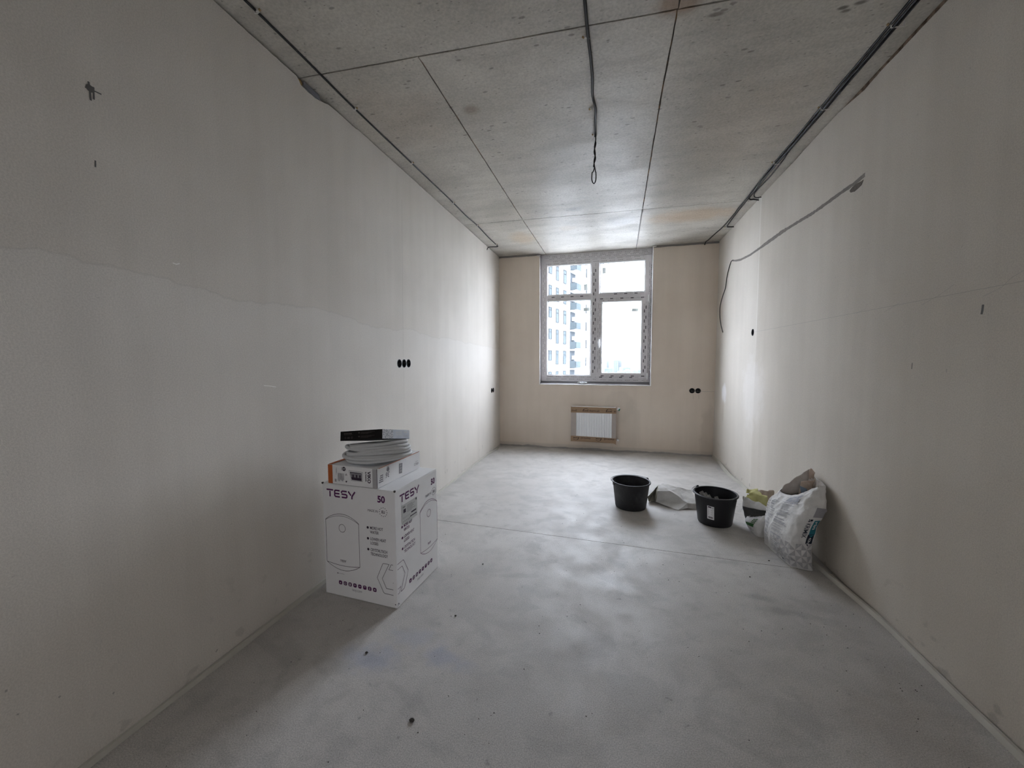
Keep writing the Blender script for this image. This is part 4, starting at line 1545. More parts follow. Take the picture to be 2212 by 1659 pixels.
F.put('printed_lettering', 'ink_mid', rect2d(.092, .126, .128, .128))
for u, v, r in ((.447, .022, .003), (.449, .0215, .0022), (.436, .135, .0018)):
    F.put('dirt_marks', 'ink_dark', disc2d(u, v, r, 7))
F.done(box)
F = Face((0, 0, 0), (0, 1, 0), (1, 0, 0))
carton_print(F, True)
F.put('printed_hexagon', 'ink_purple', stroke2d([(.008, .2315), (.058, .2315), (.064, .228), (.104, .152), (.070, .080), (.063, .0735), (.035, .0735), (.074, .152), (.050, .203), (.008, .203)], lw_))
F.put('printed_hexagon', 'ink_purple', stroke2d([(.008, .101), (.034, .101), (.022, .0745), (.008, .0745)], lw_))
F.put('dirt_marks', 'ink_grey', disc2d(.010, .022, .004, 7))
F.put('dirt_marks', 'ink_dark', stroke2d([(.006, .010), (.014, .024), (.022, .012)], .002))
F.done(box)
lab = MB()
lab.box((.0009, .058, .418), (.0013, .201, .522))
lo_ = lab.obj('shipping_label', M['label_paper'], box, world=False)
F = Face((.0009, .058, .418), (0, 1, 0), (1, 0, 0), .0007)
F.put('label_print', 'ink_dark', shift2d(text2d('TESY', .011, .0004), .006, .086))
F.put('label_print', 'ink_dark', rect2d(.012, .058, .034, .078))
F.put('label_print', 'ink_dark', rect2d(.128, .090, .138, .102))
F.put('label_print', 'ink_dark', rect2d(.084, .034, .132, .042))
F.put('label_print', 'ink_dark', rect2d(.072, .016, .136, .021))
for i in range(7):
    F.put('label_print', 'ink_grey', rect2d(.045, .052 + i * .006, .045 + random.uniform(.04, .085), .0545 + i * .006))
for i in range(5):
    F.put('label_print', 'ink_grey', rect2d(.008 + i * .014, .010, .014 + i * .014, .016))
    F.put('label_print', 'ink_grey', ring2d(.012 + i * .014, .032, .0035, .0012, 8))
F.done(lo_)

# smaller switch-panel carton on top
VX, VY, VR, VW, VD, VH = .4381, -3.7434, -.0584, .3119, .4061, .1015
vb = thing('carton', 'flat white carton with an orange end, lying under the conduit coil', 'box', (VX, VY, BH + .0032), VR)
mb = MB()
nn = 14
top = []
for i in range(nn + 1):
    for j in range(nn + 1):
        u, v = i / nn, j / nn
        sag = -.010 * math.sin(PI * u) ** 1.0 * math.sin(PI * v) ** .6
        top.append((-VW + VW * u, VD * v, VH + sag))
mb.add(top, [[i * (nn + 1) + j, (i + 1) * (nn + 1) + j, (i + 1) * (nn + 1) + j + 1, i * (nn + 1) + j + 1] for i in range(nn) for j in range(nn)])
edge_f = [(-VW + VW * i / nn, 0) for i in range(nn + 1)]
mb.add([(x, y, VH) for x, y in edge_f] + [(x, y, 0) for x, y in edge_f], [[i, i + 1, nn + 2 + i, nn + 1 + i] for i in range(nn)])
mb.add([(x, VD, VH) for x, y in edge_f] + [(x, VD, 0) for x, y in edge_f], [[i, i + 1, nn + 2 + i, nn + 1 + i] for i in range(nn)])
ed = [VD * i / nn for i in range(nn + 1)]
for x in (-VW, 0):
    mb.add([(x, y, VH) for y in ed] + [(x, y, 0) for y in ed], [[i, i + 1, nn + 2 + i, nn + 1 + i] for i in range(nn)])
mb.add([(-VW, 0, 0), (0, 0, 0), (0, VD, 0), (-VW, VD, 0)], [[0, 1, 2, 3]])
mb.obj('carton_body', M['carton'], vb, world=False, merge=True)
F = Face((-VW, 0, 0), (1, 0, 0), (0, -1, 0))
F.put('orange_band', 'orange', rect2d(0.0005, .0005, .030, VH - .0005))
F.put('grey_band', 'ink_mid', rect2d(.282, .0005, VW - .001, VH - .002))
F.put('dark_edge', 'ink_dark', rect2d(VW - .0035, .001, VW - .0005, VH - .001), .0002)
rot = -PI / 2
gm = text2d('VIKO', .027, .0009, sx=.98)
F.put('printed_lettering', 'ink_dark', shift2d(gm, .252, .084, rot))
F.put('printed_lettering', 'ink_dark', shift2d(text2d('by Panasonic', .0098, .0005), .2395, .081, rot))
F.put('printed_picture', 'ink_grey', stroke2d([(.137, .080), (.221, .077), (.2195, .027), (.150, .028), (.137, .072)], .0018, True))
F.put('printed_picture', 'ink_dark', ([(.142, .0735), (.2155, .0715), (.2155, .030), (.153, .0315)], [[0, 1, 2, 3]]))
F.put('printed_picture', 'ink_grey', ([(.147, .070), (.213, .0685), (.213, .045), (.151, .046)], [[0, 1, 2, 3]]), .0002)
for u in (.158, .180, .201):
    F.put('printed_picture', 'ink_dark', rect2d(u, .046, u + .009, .060), .0004)
F.put('printed_mark', 'ink_dark', disc2d(.1045, .085, .0115, 20))
F.put('printed_mark', 'label_paper', shift2d(text2d('NT', .012, .0004, 'CENTER'), .1085, .0885, rot + .0) if False else shift2d(text2d('NT', .0125, .0004, 'CENTER'), .1045, .0805), .0003)
F.put('printed_mark', 'ink_dark', rect2d(.0885, .076, .0905, .094))
F.put('printed_mark', 'ink_dark', stroke2d([(.114, .052), (.124, .052), (.119, .060)], .0013, True))
F.put('printed_mark', 'ink_dark', disc2d(.1175, .018, .0045, 10))
F.put('printed_mark', 'ink_dark', stroke2d([(.1175, .018), (.124, .022)], .0025))
for i in range(8):
    F.put('printed_text_block', 'ink_grey', rect2d(.064 + i * .0052, .014 + random.uniform(0, .012), .0668 + i * .0052, .060))
F.put('printed_text_block', 'ink_grey', rect2d(.053, .050, .0545, .082))
F.put('printed_text_block', 'ink_grey', rect2d(.056, .060, .0575, .090))
for i in range(5):
    F.put('printed_bar_code', 'ink_dark', rect2d(.0435, .012 + i * .0032, .0545, .0136 + i * .0032))
F.done(vb)
F = Face((0, 0, 0), (0, 1, 0), (1, 0, 0))
F.put('orange_band', 'orange', ([(.010, VH - .0025), (.19, VH - .0035), (VD - .004, VH - .003), (VD - .004, VH), (.01, VH)], [[0, 1, 2, 3, 4]]))
F.put('printed_lettering', 'ink_grey', shift2d(text2d('36', .040, .0008, sx=.85, shear=.2), .103, .062, PI))
for i in range(4):
    F.put('printed_lettering', 'ink_grey', rect2d(.010 + .004 * i, .024 + i * .0105, .046, .030 + i * .0105))
F.put('printed_mark', 'ink_grey', disc2d(.088, .077, .0125, 18))
F.put('printed_mark', 'ink_grey', rect2d(.076, .091, .100, .0935))
F.put('printed_picture', 'ink_grey', ([(.186, .024), (.216, .020), (.222, .076), (.190, .080)], [[0, 1, 2, 3]]))
for i in range(3):
    F.put('printed_picture', 'ink_mid', rect2d(.196, .030 + i * .016, .213, .040 + i * .016), .0003)
F.put('printed_lettering', 'ink_mid', shift2d(text2d('VIKO', .021, .0004, sx=1.05), .392, .040, PI))
F.put('printed_lettering', 'ink_mid', rect2d(.356, .047, .388, .0485))
F.done(vb)
# orange stripe along the left top edge
mb = MB().box((-VW + .0005, .004, VH + .0002), (-VW + .022, VD - .004, VH + .0012))
mb.obj('orange_edge', M['orange'], vb, world=False)

# coil of corrugated conduit
g = G('conduit_grey')
M['conduit'] = g.out(g.mix(g.noise(12, 3), (.56, .565, .57), (.66, .665, .665)), .45, .4)
z0 = BH + .0032 + VH
CC = Vector((.322, -3.552, 0))
rt = .0098
turns = [(.178, .150, .000, .012, .008, .3), (.186, .158, .026, -.012, .0045, 1.2), (.172, .150, .012, .010, .010, 2.6), (.160, .148, .030, -.004, .016, 3.3), (.168, .150, .044, .005, .017, .8), (.172, .150, .060, -.006, .019, 4.0), (.158, .142, .062, .010, .012, 5.1), (.160, .146, .084, -.005, .014, 2.0), (.150, .140, .100, .003, .008, .5)]
pts = []
per = 300
for k_, (ra, rb, zz, dx, tilt, ph) in enumerate(turns):
    nx = turns[min(k_ + 1, len(turns) - 1)]
    for i in range(per):
        w = 2 * PI * i / per
        f = i / per
        f2 = f * f * (3 - 2 * f)
        mixv = [a * (1 - f2) + b * f2 for a, b in zip((ra, rb, zz, dx, tilt), nx[:5])]
        ph_ = ph * (1 - f2) + nx[5] * f2
        q = CC + Vector((mixv[3] + mixv[0] * math.cos(w + 2.2), mixv[1] * math.sin(w + 2.2), z0 + rt + .004 + mixv[2] * .835 + mixv[4] * math.sin(w + 2.2 + ph_)))
        q.z += (-.20 * (q.y - CC.y + .06) + .10 * (q.x - CC.x)) * max(0, mixv[2] / .1) ** 1.3 * .9
        q.z = max(q.z, z0 + rt - .001)
        pts.append(q)
# resample to a fine, even pitch so the rings of the conduit are even
res = [pts[0]]
acc = 0.0
stepl = .0015
for a, b in zip(pts, pts[1:]):
    l_ = (b - a).length
    while acc + l_ >= stepl:
        t_ = (stepl - acc) / l_
        a = a.lerp(b, t_)
        res.append(a)
        l_ = (b - a).length
        acc = 0.0
    acc += l_
coil = thing('conduit_coil', 'coil of light grey corrugated conduit lying on the flat white carton', 'conduit', (CC.x, CC.y, z0))
MB().tube(res, lambda i: rt - (.0020 if i % 3 == 0 else 0.0), 10).obj('conduit', M['conduit'], coil, smooth=True)

# dark slim box balanced on the coil
M['black_card'] = flat('black_glossy_card', (.010, .008, .008), .45, .12)
g = G('silver_print_card')
M['silver_card'] = g.out(g.mix(g.ss(g.noise(6, 2), .4, .6), (.40, .44, .50), (.55, .58, .63)), .35, .5)
g = G('speckle_print')
sp_ = g.ss(g.noise(330, 2, .7), .47, .55)
M['speckle'] = g.out(g.mix(sp_, (.10, .11, .14), (.80, .80, .80)), .5, .3)
M['faint_ink'] = flat('faint_print', (.10, .085, .08), .6, .3)
bb = thing('slim_box', 'slim black box with a silver end balanced on top of the conduit coil', 'box', (.4415, -3.6998, .8693))
bb.rotation_euler = (-.1984, -.1068, -.0515)
KW, KD, KT = .2655, .2532, .0502
MB().box((-KW, 0, 0), (0, KD, KT)).obj('box_body', M['black_card'], bb, world=False, bevel=.001)
F = Face((-KW, 0, 0), (1, 0, 0), (0, -1, 0), .0005)
for i in range(7):
    F.put('faint_print', 'faint_ink', rect2d(.024 + i * .0076, .034, .0285 + i * .0076, .040))
F.put('faint_print', 'faint_ink', rect2d(.026, .0295, .080, .0305))
F.put('faint_print', 'faint_ink', shift2d(text2d('CE', .013, .0002), .046, .010))
F.put('faint_print', 'faint_ink', ring2d(.034, .0145, .0045, .0012, 10))
F.put('faint_print', 'faint_ink', ring2d(.076, .0145, .0050, .0014, 6))
for v in (.038, .018):
    F.put('faint_print', 'faint_ink', disc2d(.122, v, .004, 10))
    for q in range(3):
        F.put('faint_print', 'faint_ink', rect2d(.131, v + .002 - q * .0042, .131 + .09 - .02 * q, v + .003 - q * .0042))
F.done(bb)
F = Face((0, 0, 0), (0, 1, 0), (1, 0, 0), .0006)
F.put('silver_end', 'silver_card', rect2d(.002, .0008, KD - .001, KT - .0008))
F.put('speckled_patch', 'speckle', rect2d(.003, .0012, .094, KT - .0012), .0004)
F.put('end_print', 'label_paper', rect2d(.120, .022, .172, .025), .0004)
for i in range(5):
    F.put('end_print', 'label_paper', ring2d(.126 + i * .0105, .0345, .004, .0022, 8), .0004)
F.put('end_print', 'label_paper', rect2d(.196, .033, .225, .040), .0004)
F.put('end_print', 'ink_mid', rect2d(.19, .016, .235, .018), .0004)
F.done(bb)

# ------------------------------------------------------------------ buckets
g = G('bucket_black_plastic')
dn = g.noise(60, 3, .6)
k = g.mix(g.ss(dn, .72, .78, 0, .45), (.010, .010, .012), (.20, .19, .18))
M['bucket'] = g.out(k, .42, .45)
g.bump(g.noise(20, 3), .08, .002)
g = G('bucket_black_dusty')
k = g.mix(g.ss(g.noise(7, 4, .7), .45, .8, .02, .16), (.012, .012, .014), (.24, .24, .235))
k = g.mix(g.ss(g.noise(120, 2, .6), .71, .76, 0, .6), k, (.40, .39, .37))
M['bucket_dusty'] = g.out(k, .5, .4)
M['wire'] = flat('bucket_handle_wire', (.10, .10, .105), .35, .5, metal=.6)


def bucket(x, y, rt_, rb_, h_, mat, label, ear_ang, swing):
    t = thing('bucket', label, 'bucket', (x, y, 0))
    c = Vector((x, y, 0))
    w_ = .0028
    prof = [(.0001, .012), (rb_ - .012, .012), (rb_ - .010, .004), (rb_ - .004, .001), (rb_, .012)]
    ri = rt_ - .011
    for i in range(1, 9):
        f = i / 8
        prof.append((rb_ + (ri - rb_) * f, .012 + (h_ - .012 - .012) * f))
    outer = prof
    body = MB().lathe(outer + [(ri + .003, h_ - .004)], 64, c)
    body.lathe([(ri - w_, h_ - .002)] + [(r - w_, max(z, .0145)) for r, z in outer[:3:-1]] + [(.0001, .0145)], 64, c)
    body.obj('shell', mat, t, smooth=True)
    rim = [(ri - .002, h_ - .003), (ri + .002, h_), (rt_ - .003, h_), (rt_, h_ - .004), (rt_ - .0005, h_ - .010), (rt_ - .003, h_ - .011), (ri, h_ - .010)]
    MB().lathe(rim, 64, c).obj('rim', mat, t, smooth=True)
    ex_ = Vector((math.cos(ear_ang), math.sin(ear_ang), 0))
    for s_ in (1, -1):
        e = c + ex_ * s_ * (rt_ + .001) + Vector((0, 0, h_ - .006))
        tn = Vector((-ex_.y, ex_.x, 0))
        mb = MB()
        mb.prism([e - tn * .014 + Vector((0, 0, -.016)), e + tn * .014 + Vector((0, 0, -.016)), e + tn * .014 + Vector((0, 0, .004)), e + tn * .007 + Vector((0, 0, .014)), e - tn * .007 + Vector((0, 0, .014)), e - tn * .014 + Vector((0, 0, .004))], ex_ * s_ * .007)
        mb.obj('ear', mat, t, bevel=.0015)
    # bail handle folded down on to the rim
    tn = Vector((-ex_.y, ex_.x, 0)) * swing
    pts = []
    for i in range(41):
        w = PI * i / 40
        R_ = rt_ + .006
        q = c + ex_ * R_ * math.cos(w) + tn * R_ * math.sin(w) * 1.0 + Vector((0, 0, h_ + .003 - .006 * math.sin(w)))
        pts.append(q)
    MB().tube(pts, .0024, 8).obj('handle', M['wire'], t, smooth=True)
    return t


b1 = bucket(1.7656, -2.0174, .1639, .1288, .2278, M['bucket_dusty'], 'empty dusty black bucket on the floor, left one of two', .55, 1)
b2 = bucket(2.3881, -2.1949, .1599, .1222, .2360, M['bucket'], 'black bucket with a white label sticker, right one of two', 2.25, 1)
# label on the second bucket, wrapped to its side
M['sticker_white'] = flat('sticker_white', (.80, .80, .82), .5, .3, var=.03)


def bpt(u, v, lift):
    """u: metres round the side from the label centre, v: height"""
    r = .1222 + (.1489 - .1222) * (v - .012) / .212 + lift
    a = -2.02 + u / r
    return Vector((2.3881 + r * math.cos(a), -2.1949 + r * math.sin(a), v))


def bput(mb, gm, lift):
    put2d(mb, gm, lambda a, b: bpt(a, b + .062 - a * .06, lift))


mb = MB()
gr_ = [(-.024 + .048 * i / 6, .105 * j / 4) for j in range(5) for i in range(7)]
put2d(mb, (gr_, [[j * 7 + i, j * 7 + i + 1, (j + 1) * 7 + i + 1, (j + 1) * 7 + i] for j in range(4) for i in range(6)]), lambda a, b: bpt(a, b + .062 - a * .06, .0012))
lb = mb.obj('label_sticker', M['sticker_white'], b2, recalc=False)
mb = MB()
bput(mb, ([(-.019, .091), (.004, .091), (.006, .095), (.003, .100), (-.012, .102), (-.019, .099)], [[0, 1, 2, 3, 4, 5]]), .0018)
bput(mb, rect2d(.009, .092, .020, .095), .0018)
for i in range(8):
    bput(mb, rect2d(-.017 + i * .0043, .008, -.0148 + i * .0043 + (i % 3) * .0006, .022), .0018)
mb.obj('label_print', M['ink_dark'], lb, recalc=False)
mb = MB()
for i in range(11):
    bput(mb, rect2d(-.019, .030 + i * .0053, .019 - (i % 3) * .004, .0325 + i * .0053), .0018)
mb.obj('label_text', M['ink_mid'], lb, recalc=False)

# perforated bead offcuts standing in the second bucket
M['bead_pvc'] = flat('perforated_bead_pvc', (.62, .62, .60), .5, .3)


def offcut(foot, head, wid, face, label):
    foot, head, face = Vector(foot), Vector(head), Vector(face)
    d = head - foot
    L_ = d.length
    d.normalize()
    s_ = d.cross(face).normalized()
    nf = s_.cross(d)
    mb = MB()
    nrow = int(L_ / .009)
    nc = 4
    hw = .0022
    for j in range(nrow + 1):
        z = L_ * j / nrow
        for th in (0,):
            mb.obox(foot + d * (z - .0011) - s_ * wid / 2, s_ * wid, d * .0022, nf * .0014)
    for i in range(nc + 1):
        mb.obox(foot - s_ * (wid / 2 - wid * i / nc + .001), s_ * hw, d * L_, nf * .0014)
    mb.obox(foot - s_ * (wid / 2 + .002), s_ * .003, d * L_, nf * .006)
    o_ = mb.obj('plaster_bead_offcut', M['bead_pvc'], org=foot)
    tag(o_, label, 'plaster bead', 'plaster bead offcuts in the labelled bucket')


bxc, byc = 2.3881, -2.1949
offcut((bxc + .020, byc - .030, .018), (bxc - .092, byc + .055, .215), .030, (.3, -1, .2), 'tallest perforated bead offcut in the labelled bucket, leftmost')
offcut((bxc + .045, byc - .020, .018), (bxc - .066, byc + .052, .207), .026, (.3, -1, .2), 'perforated bead offcut second from the left in the labelled bucket')
offcut((bxc + .060, byc - .035, .018), (bxc - .042, byc + .040, .196), .022, (.3, -1, .2), 'shorter perforated bead offcut in the middle of the labelled bucket')
offcut((bxc + .070, byc - .040, .018), (bxc + .018, byc + .050, .185), .022, (-.2, -1, .2), 'lone perforated bead offcut leaning right in the labelled bucket')
mb = MB()
mb.prism([(bxc - .020, byc + .030, .120), (bxc + .006, byc + .022, .120), (bxc - .004, byc + .034, .166), (bxc - .016, byc + .036, .170)], (0, .003, 0))
mb.prism([(bxc - .020, byc + .030, .018), (bxc + .006, byc + .022, .018), (bxc + .006, byc + .022, .121), (bxc - .020, byc + .030, .121)], (0, .003, 0))
tag(mb.obj('filler_blade', flat('filler_blade_grey', (.20, .20, .20), .5, .4), org=(bxc - .01, byc + .028, .018)), 'grey pointed plastic filler blade between the bead offcuts in the bucket', 'filling knife')

# ------------------------------------------------------------------ crumpled empty paper sack between the buckets
def paper_mat(name, c1, c2, rough=.75):
    g_ = G(name)
    f_ = g_.noise(9, 5, .65)
    g_.bump(g_.math('ADD', g_.noise(22, 4, .6), g_.math('MULTIPLY', g_.noise(70, 2), .4)), .45, .006)
    return g_.out(g_.mix(g_.ss(f_, .35, .65), c1, c2), rough, .3)


M['kraft_grey'] = paper_mat('sack_paper_grey', (.42, .41, .395), (.55, .54, .52))
M['kraft_white'] = paper_mat('sack_paper_white', (.60, .60, .59), (.70, .70, .685))
M['kraft_in'] = paper_mat('sack_paper_inside', (.30, .29, .24), (.40, .385, .32))
V_ = dict(a=(1.915, -1.905, .052), b=(2.018, -1.80, .140), c=(2.067, -1.72, .131), d=(2.184, -1.75, .109), e=(2.302, -1.75, .095), f=(2.31, -1.925, .040), g=(2.300, -1.965, .001), h=(2.150, -2.02, .001), i=(2.229, -1.98, .014),
          j=(2.232, -1.95, .044), k=(2.156, -1.90, .084), l=(2.097, -1.885, .118), m=(2.000, -1.900, .114), n=(1.983, -1.892, .012), o=(1.930, -1.875, .002), a2=(1.945, -1.69, .040), c2=(2.06, -1.55, .002), d2=(2.20, -1.56, .002), e2=(2.34, -1.58, .002), a3=(1.93, -1.72, .002), p=(2.02, -1.74, .020), q=(2.20, -1.885, .030), l2=(2.06, -1.895, .072), s=(1.975, -1.79, .045), n2=(2.0, -1.83, .002))
ps = thing('paper_sack', 'flattened crumpled grey paper sack lying between the two buckets', 'paper sack', (2.12, -1.82, 0))


def sheet(name, faces, mat, sub=3, amp=.007, th=.0016):
    names = []
    for f in faces:
        for q in f:
            if q not in names:
                names.append(q)
    b_ = bmesh.new()
    vv = {q: b_.verts.new(Vector(V_[q]) - Vector((2.12, -1.82, 0))) for q in names}
    for f in faces:
        b_.faces.new([vv[q] for q in f])
    bmesh.ops.triangulate(b_, faces=b_.faces[:])
    for _ in range(sub):
        bmesh.ops.subdivide_edges(b_, edges=b_.edges[:], cuts=1, use_grid_fill=True)
    for v in b_.verts:
        w = v.co * 1.0
        v.co += Vector((nz(w.x * 19, w.y * 19, w.z * 19 + 1), nz(w.x * 19, w.y * 19, w.z * 19 + 7), nz(w.x * 19, w.y * 19, w.z * 19 + 13))) * amp
        v.co.z = max(v.co.z, .001)
    me = bpy.data.meshes.new(name)
    b_.to_mesh(me)
    b_.free()
    me.materials.append(mat)
    o_ = bpy.data.objects.new(name, me)
    col.objects.link(o_)
    o_.parent = ps
    md = o_.modifiers.new('thickness', 'SOLIDIFY')
    md.thickness = th
    return o_


sheet('back_sheet', [('a', 'b', 'a2'), ('a2', 'b', 'c'), ('a3', 'a2', 'c', 'c2'), ('c', 'c2', 'd2', 'd'), ('d', 'd2', 'e2', 'e')], M['kraft_grey'])
sheet('upper_fold', [('b', 'm', 'l'), ('b', 'l', 'c'), ('c', 'l', 'd'), ('l', 'k', 'd'), ('k', 'j', 'd'), ('d', 'j', 'e'), ('j', 'f', 'e'), ('j', 'f', 'g', 'i')], M['kraft_grey'])
sheet('front_flap', [('m', 'l', 'l2'), ('l2', 'l', 'k'), ('n', 'm', 'l2'), ('n', 'l2', 'k'), ('n', 'k', 'j'), ('n', 'j', 'i', 'h')], M['kraft_white'], amp=.004)
sheet('inner_lining', [('a', 'b', 's'), ('b', 'm', 's'), ('a', 's', 'o'), ('s', 'n2', 'o'), ('m', 'n', 's'), ('n', 'n2', 's')], M['kraft_in'])


# ------------------------------------------------------------------ mortar sacks leaning on the right wall
def crv(P, t):
    """Catmull-Rom on a list of vectors, t in 0..1"""
    n_ = len(P) - 1
    x = min(max(t, 0), 1) * n_
    i = min(int(x), n_ - 1)
    f = x - i
    a = P[i - 1] if i > 0 else P[0] * 2 - P[1]
    b, c = P[i], P[i + 1]
    d = P[i + 2] if i + 2 <= n_ else P[n_] * 2 - P[n_ - 1]
    return .5 * ((2 * b) + (c - a) * f + (2 * a - 5 * b + 4 * c - d) * f * f + (3 * b - a - 3 * c + d) * f ** 3)


class Sack:
    """surface from four corner curves; u in 0..4 round the sack, v in 0..1 upwards"""

    sag = 0.0

    def __init__(s, corners, bulges, wr=.006, seed=0.0, rnd=.12):
        s.c = [[Vector(q) for q in cc] for cc in corners]
        s.b, s.wr, s.seed, s.rnd = bulges, wr, seed, rnd

    def raw(s, u, v):
        k_ = int(u) % 4
        f = u - int(u)
        a, b = crv(s.c[k_], v), crv(s.c[(k_ + 1) % 4], v)
        ctr = sum((crv(q, v) for q in s.c), Vector()) / 4
        q = a.lerp(b, f)
        e = (b - a)
        n_ = Vector((e.y, -e.x, 0))
        if n_.length > 1e-6:
            n_.normalize()
            if n_.dot((a + b) / 2 - ctr) < 0:
                n_ = -n_
        q = q + n_ * s.b[k_] * (4 * f * (1 - f)) * math.sin(PI * min(1, .12 + v * .85)) ** .7
        cut = s.rnd * (abs(2 * f - 1) ** 6)
        q = q.lerp(ctr, cut * .5)
        return q

    def __call__(s, u, v, lift=0.0):
        q = s.raw(u, v)
        du = s.raw(u + .02, v) - s.raw(u - .02 if u > .02 else u, v)
        dv = s.raw(u, min(1, v + .02)) - s.raw(u, max(0, v - .02))
        n_ = du.cross(dv)
        if n_.length > 1e-9:
            n_.normalize()
        ctr = sum((crv(x, v) for x in s.c), Vector()) / 4
        if n_.dot(q - ctr) < 0:
            n_ = -n_
        p_ = q * 7
        sd = s.seed
        w1 = nz(p_.x + sd, p_.y, p_.z * .8)
        w2 = abs(nz(p_.x * 2.3, p_.y * 2.3 + sd, p_.z * 1.7))
        w3 = abs(nz(p_.x * 4.1, p_.y * 4.1, p_.z * 3.6 + sd))
        amp = s.wr * (1 + .9 * max(0, v - .6) / .4)
        q = q + n_ * (amp * (w1 * 1.5 - w2 * 1.3 - w3 * .45) + lift)
        if u <= 1:
            q.z -= s.sag * 4 * u * (1 - u) * max(0, (v - .72) / .28) ** 1.5
        q.z = max(q.z, .0012 + lift * .3)
        q.x = min(q.x, W - .004 + lift)
        return q

    def body(s, nu=288, nv=150, v1=1.0):
        mb_ = MB()
        mb_.grid(lambda a, b: s(a * 4, b * v1), nu, nv, closeu=True)
        n0 = len(mb_.v)
        base_ = [mb_.v[i] for i in range(nu)]
        ctr = sum(base_, Vector()) / nu
        ctr.z = .0012
        mb_.add(base_ + [ctr], [[(i + 1) % nu, i, nu] for i in range(nu)])
        return mb_

    def put(s, mb_, gm, u0, v0, su, sv, lift=.0016, mi=0, rot=0):
        """print 2-D shapes (metres-ish) on to the surface: u = u0 + x*su, v = v0 + y*sv"""
        def fn(x, y):
            if rot:
                x, y = (y, -x) if rot == 1 else (-y, x)
            return s(min(max(u0 + x * su, .02), 3.98), min(max(v0 + y * sv, .01), .995), lift)
        put2d(mb_, gm, fn, mi)


g = G('sack_paper_print_white')
f_ = g.noise(10, 4, .6)
g.bump(g.math('ADD', g.noise(26, 4, .6), g.math('MULTIPLY', g.noise(80, 2), .4)), .5, .006)
M['sack_white'] = g.out(g.mix(g.ss(f_, .35, .65), (.58, .57, .555), (.68, .67, .655)), .65, .25)
M['sack_brown'] = paper_mat('sack_inside_kraft', (.34, .25, .19), (.52, .44, .37))
M['sack_beige'] = paper_mat('sack_inside_beige', (.46, .41, .37), (.56, .52, .48))
M['ink_teal'] = flat('ink_teal', (.02, .15, .19), .6, .3)
M['ink_navy'] = flat('ink_navy', (.012, .018, .032), .6, .3)
M['ink_pale'] = flat('ink_pale_grey', (.42, .42, .43), .6, .2)
M['ink_soft'] = flat('ink_soft_grey', (.33, .34, .38), .6, .2)

P1 = [(2.622, -2.472, .001), (2.624, -2.452, .09), (2.634, -2.452, .20), (2.655, -2.455, .30), (2.702, -2.505, .375)]
P2 = [(2.672, -2.805, .001), (2.645, -2.832, .127), (2.662, -2.842, .26), (2.712, -2.832, .387), (2.808, -2.772, .514)]
P3_ = [(2.785, -2.832, .001), (2.760, -2.858, .15), (2.782, -2.860, .285), (2.826, -2.858, .385), (2.862, -2.745, .505)]
P4 = [(2.800, -2.485, .001), (2.810, -2.46, .12), (2.825, -2.46, .25), (2.845, -2.48, .38), (2.850, -2.56, .535)]
sk = Sack([P1, P2, P3_, P4], [.014, .012, .012, .012], .0075, 3.1)
sk.sag = .040
sack = thing('mortar_sack', 'tall opened white paper sack with teal arrow print leaning on the right wall', 'sack', (2.72, -2.66, 0))
sk.body().obj('sack_body', [M['sack_white'], M['sack_beige']], sack, smooth=True, solid=.003, recalc=False)
# torn kraft layers standing up in the mouth
mb = MB()


def flap(pts, n_=10, amp=.006):
    """quad sheet between four corners with crumple"""
    A, B, C, D = map(Vector, pts)
    def fn(u, v):
        q = A.lerp(B, u).lerp(D.lerp(C, u), v)
        p_ = q * 26
        return q + Vector((nz(p_.x, p_.y, p_.z), nz(p_.x + 9, p_.y, p_.z), nz(p_.x, p_.y + 9, p_.z))) * amp * (.4 + v)
    return fn


for k_, (cs, mt) in enumerate(((((2.700, -2.490, .33), (2.846, -2.56, .40), (2.832, -2.600, .565), (2.726, -2.515, .425)), 'sack_beige'),
                               (((2.785, -2.58, .36), (2.846, -2.62, .40), (2.838, -2.66, .515), (2.790, -2.595, .480)), 'sack_brown'),
                               (((2.832, -2.575, .50), (2.856, -2.615, .50), (2.850, -2.625, .555), (2.842, -2.590, .566)), 'sack_brown'))):
    MB().grid(flap(cs), 14, 12).obj('kraft_lining', M[mt], sack, smooth=True, solid=.0015)
MB().add([(2.79, -2.63, .375), (2.815, -2.66, .40), (2.80, -2.655, .452), (2.775, -2.62, .458)], [[0, 1, 2, 3]]).obj('blue_scrap', flat('scrap_blue_grey', (.16, .21, .27), .7, .2), sack, solid=.001)
# ---- print on the wide face (u 0..1) and the gusset (u 1..2)
pr = MB()
random.seed(11)
for colx_, w_ in ((.16, .20), (.46, .36)):
    v = .12
    while v < .80:
        ww = w_ * random.uniform(.55, 1.0)
        if random.random() < .82:
            nseg = 8
            a0 = colx_ + .20 * 0
            gm = ([(colx_ + ww * i / nseg, v + dv) for dv in (0, .0085) for i in range(nseg + 1)], [[i, i + 1, nseg + 2 + i, nseg + 1 + i] for i in range(nseg)])
            sk.put(pr, gm, 0, 0, 1, 1, .0026, random.choice((0, 0, 1)))
        v += random.choice((.0145, .0145, .018, .03))
for q in range(14):
    v = .15 + q * .045
    sk.put(pr, rect2d(.03 + .02 * random.random(), v, .10, v + .012), 0, 0, 1, 1, .0026, 0)
gm = ([(.50 + .34 * i / 6, .80 + .10 * j / 3) for j in range(4) for i in range(7)], [[j * 7 + i, j * 7 + i + 1, (j + 1) * 7 + i + 1, (j + 1) * 7 + i] for j in range(3) for i in range(6)])
sk.put(pr, gm, 0, 0, 1, 1, .0026, 1)
sk.put(pr, rect2d(.63, .835, .72, .872), 0, 0, 1, 1, .0034, 0)
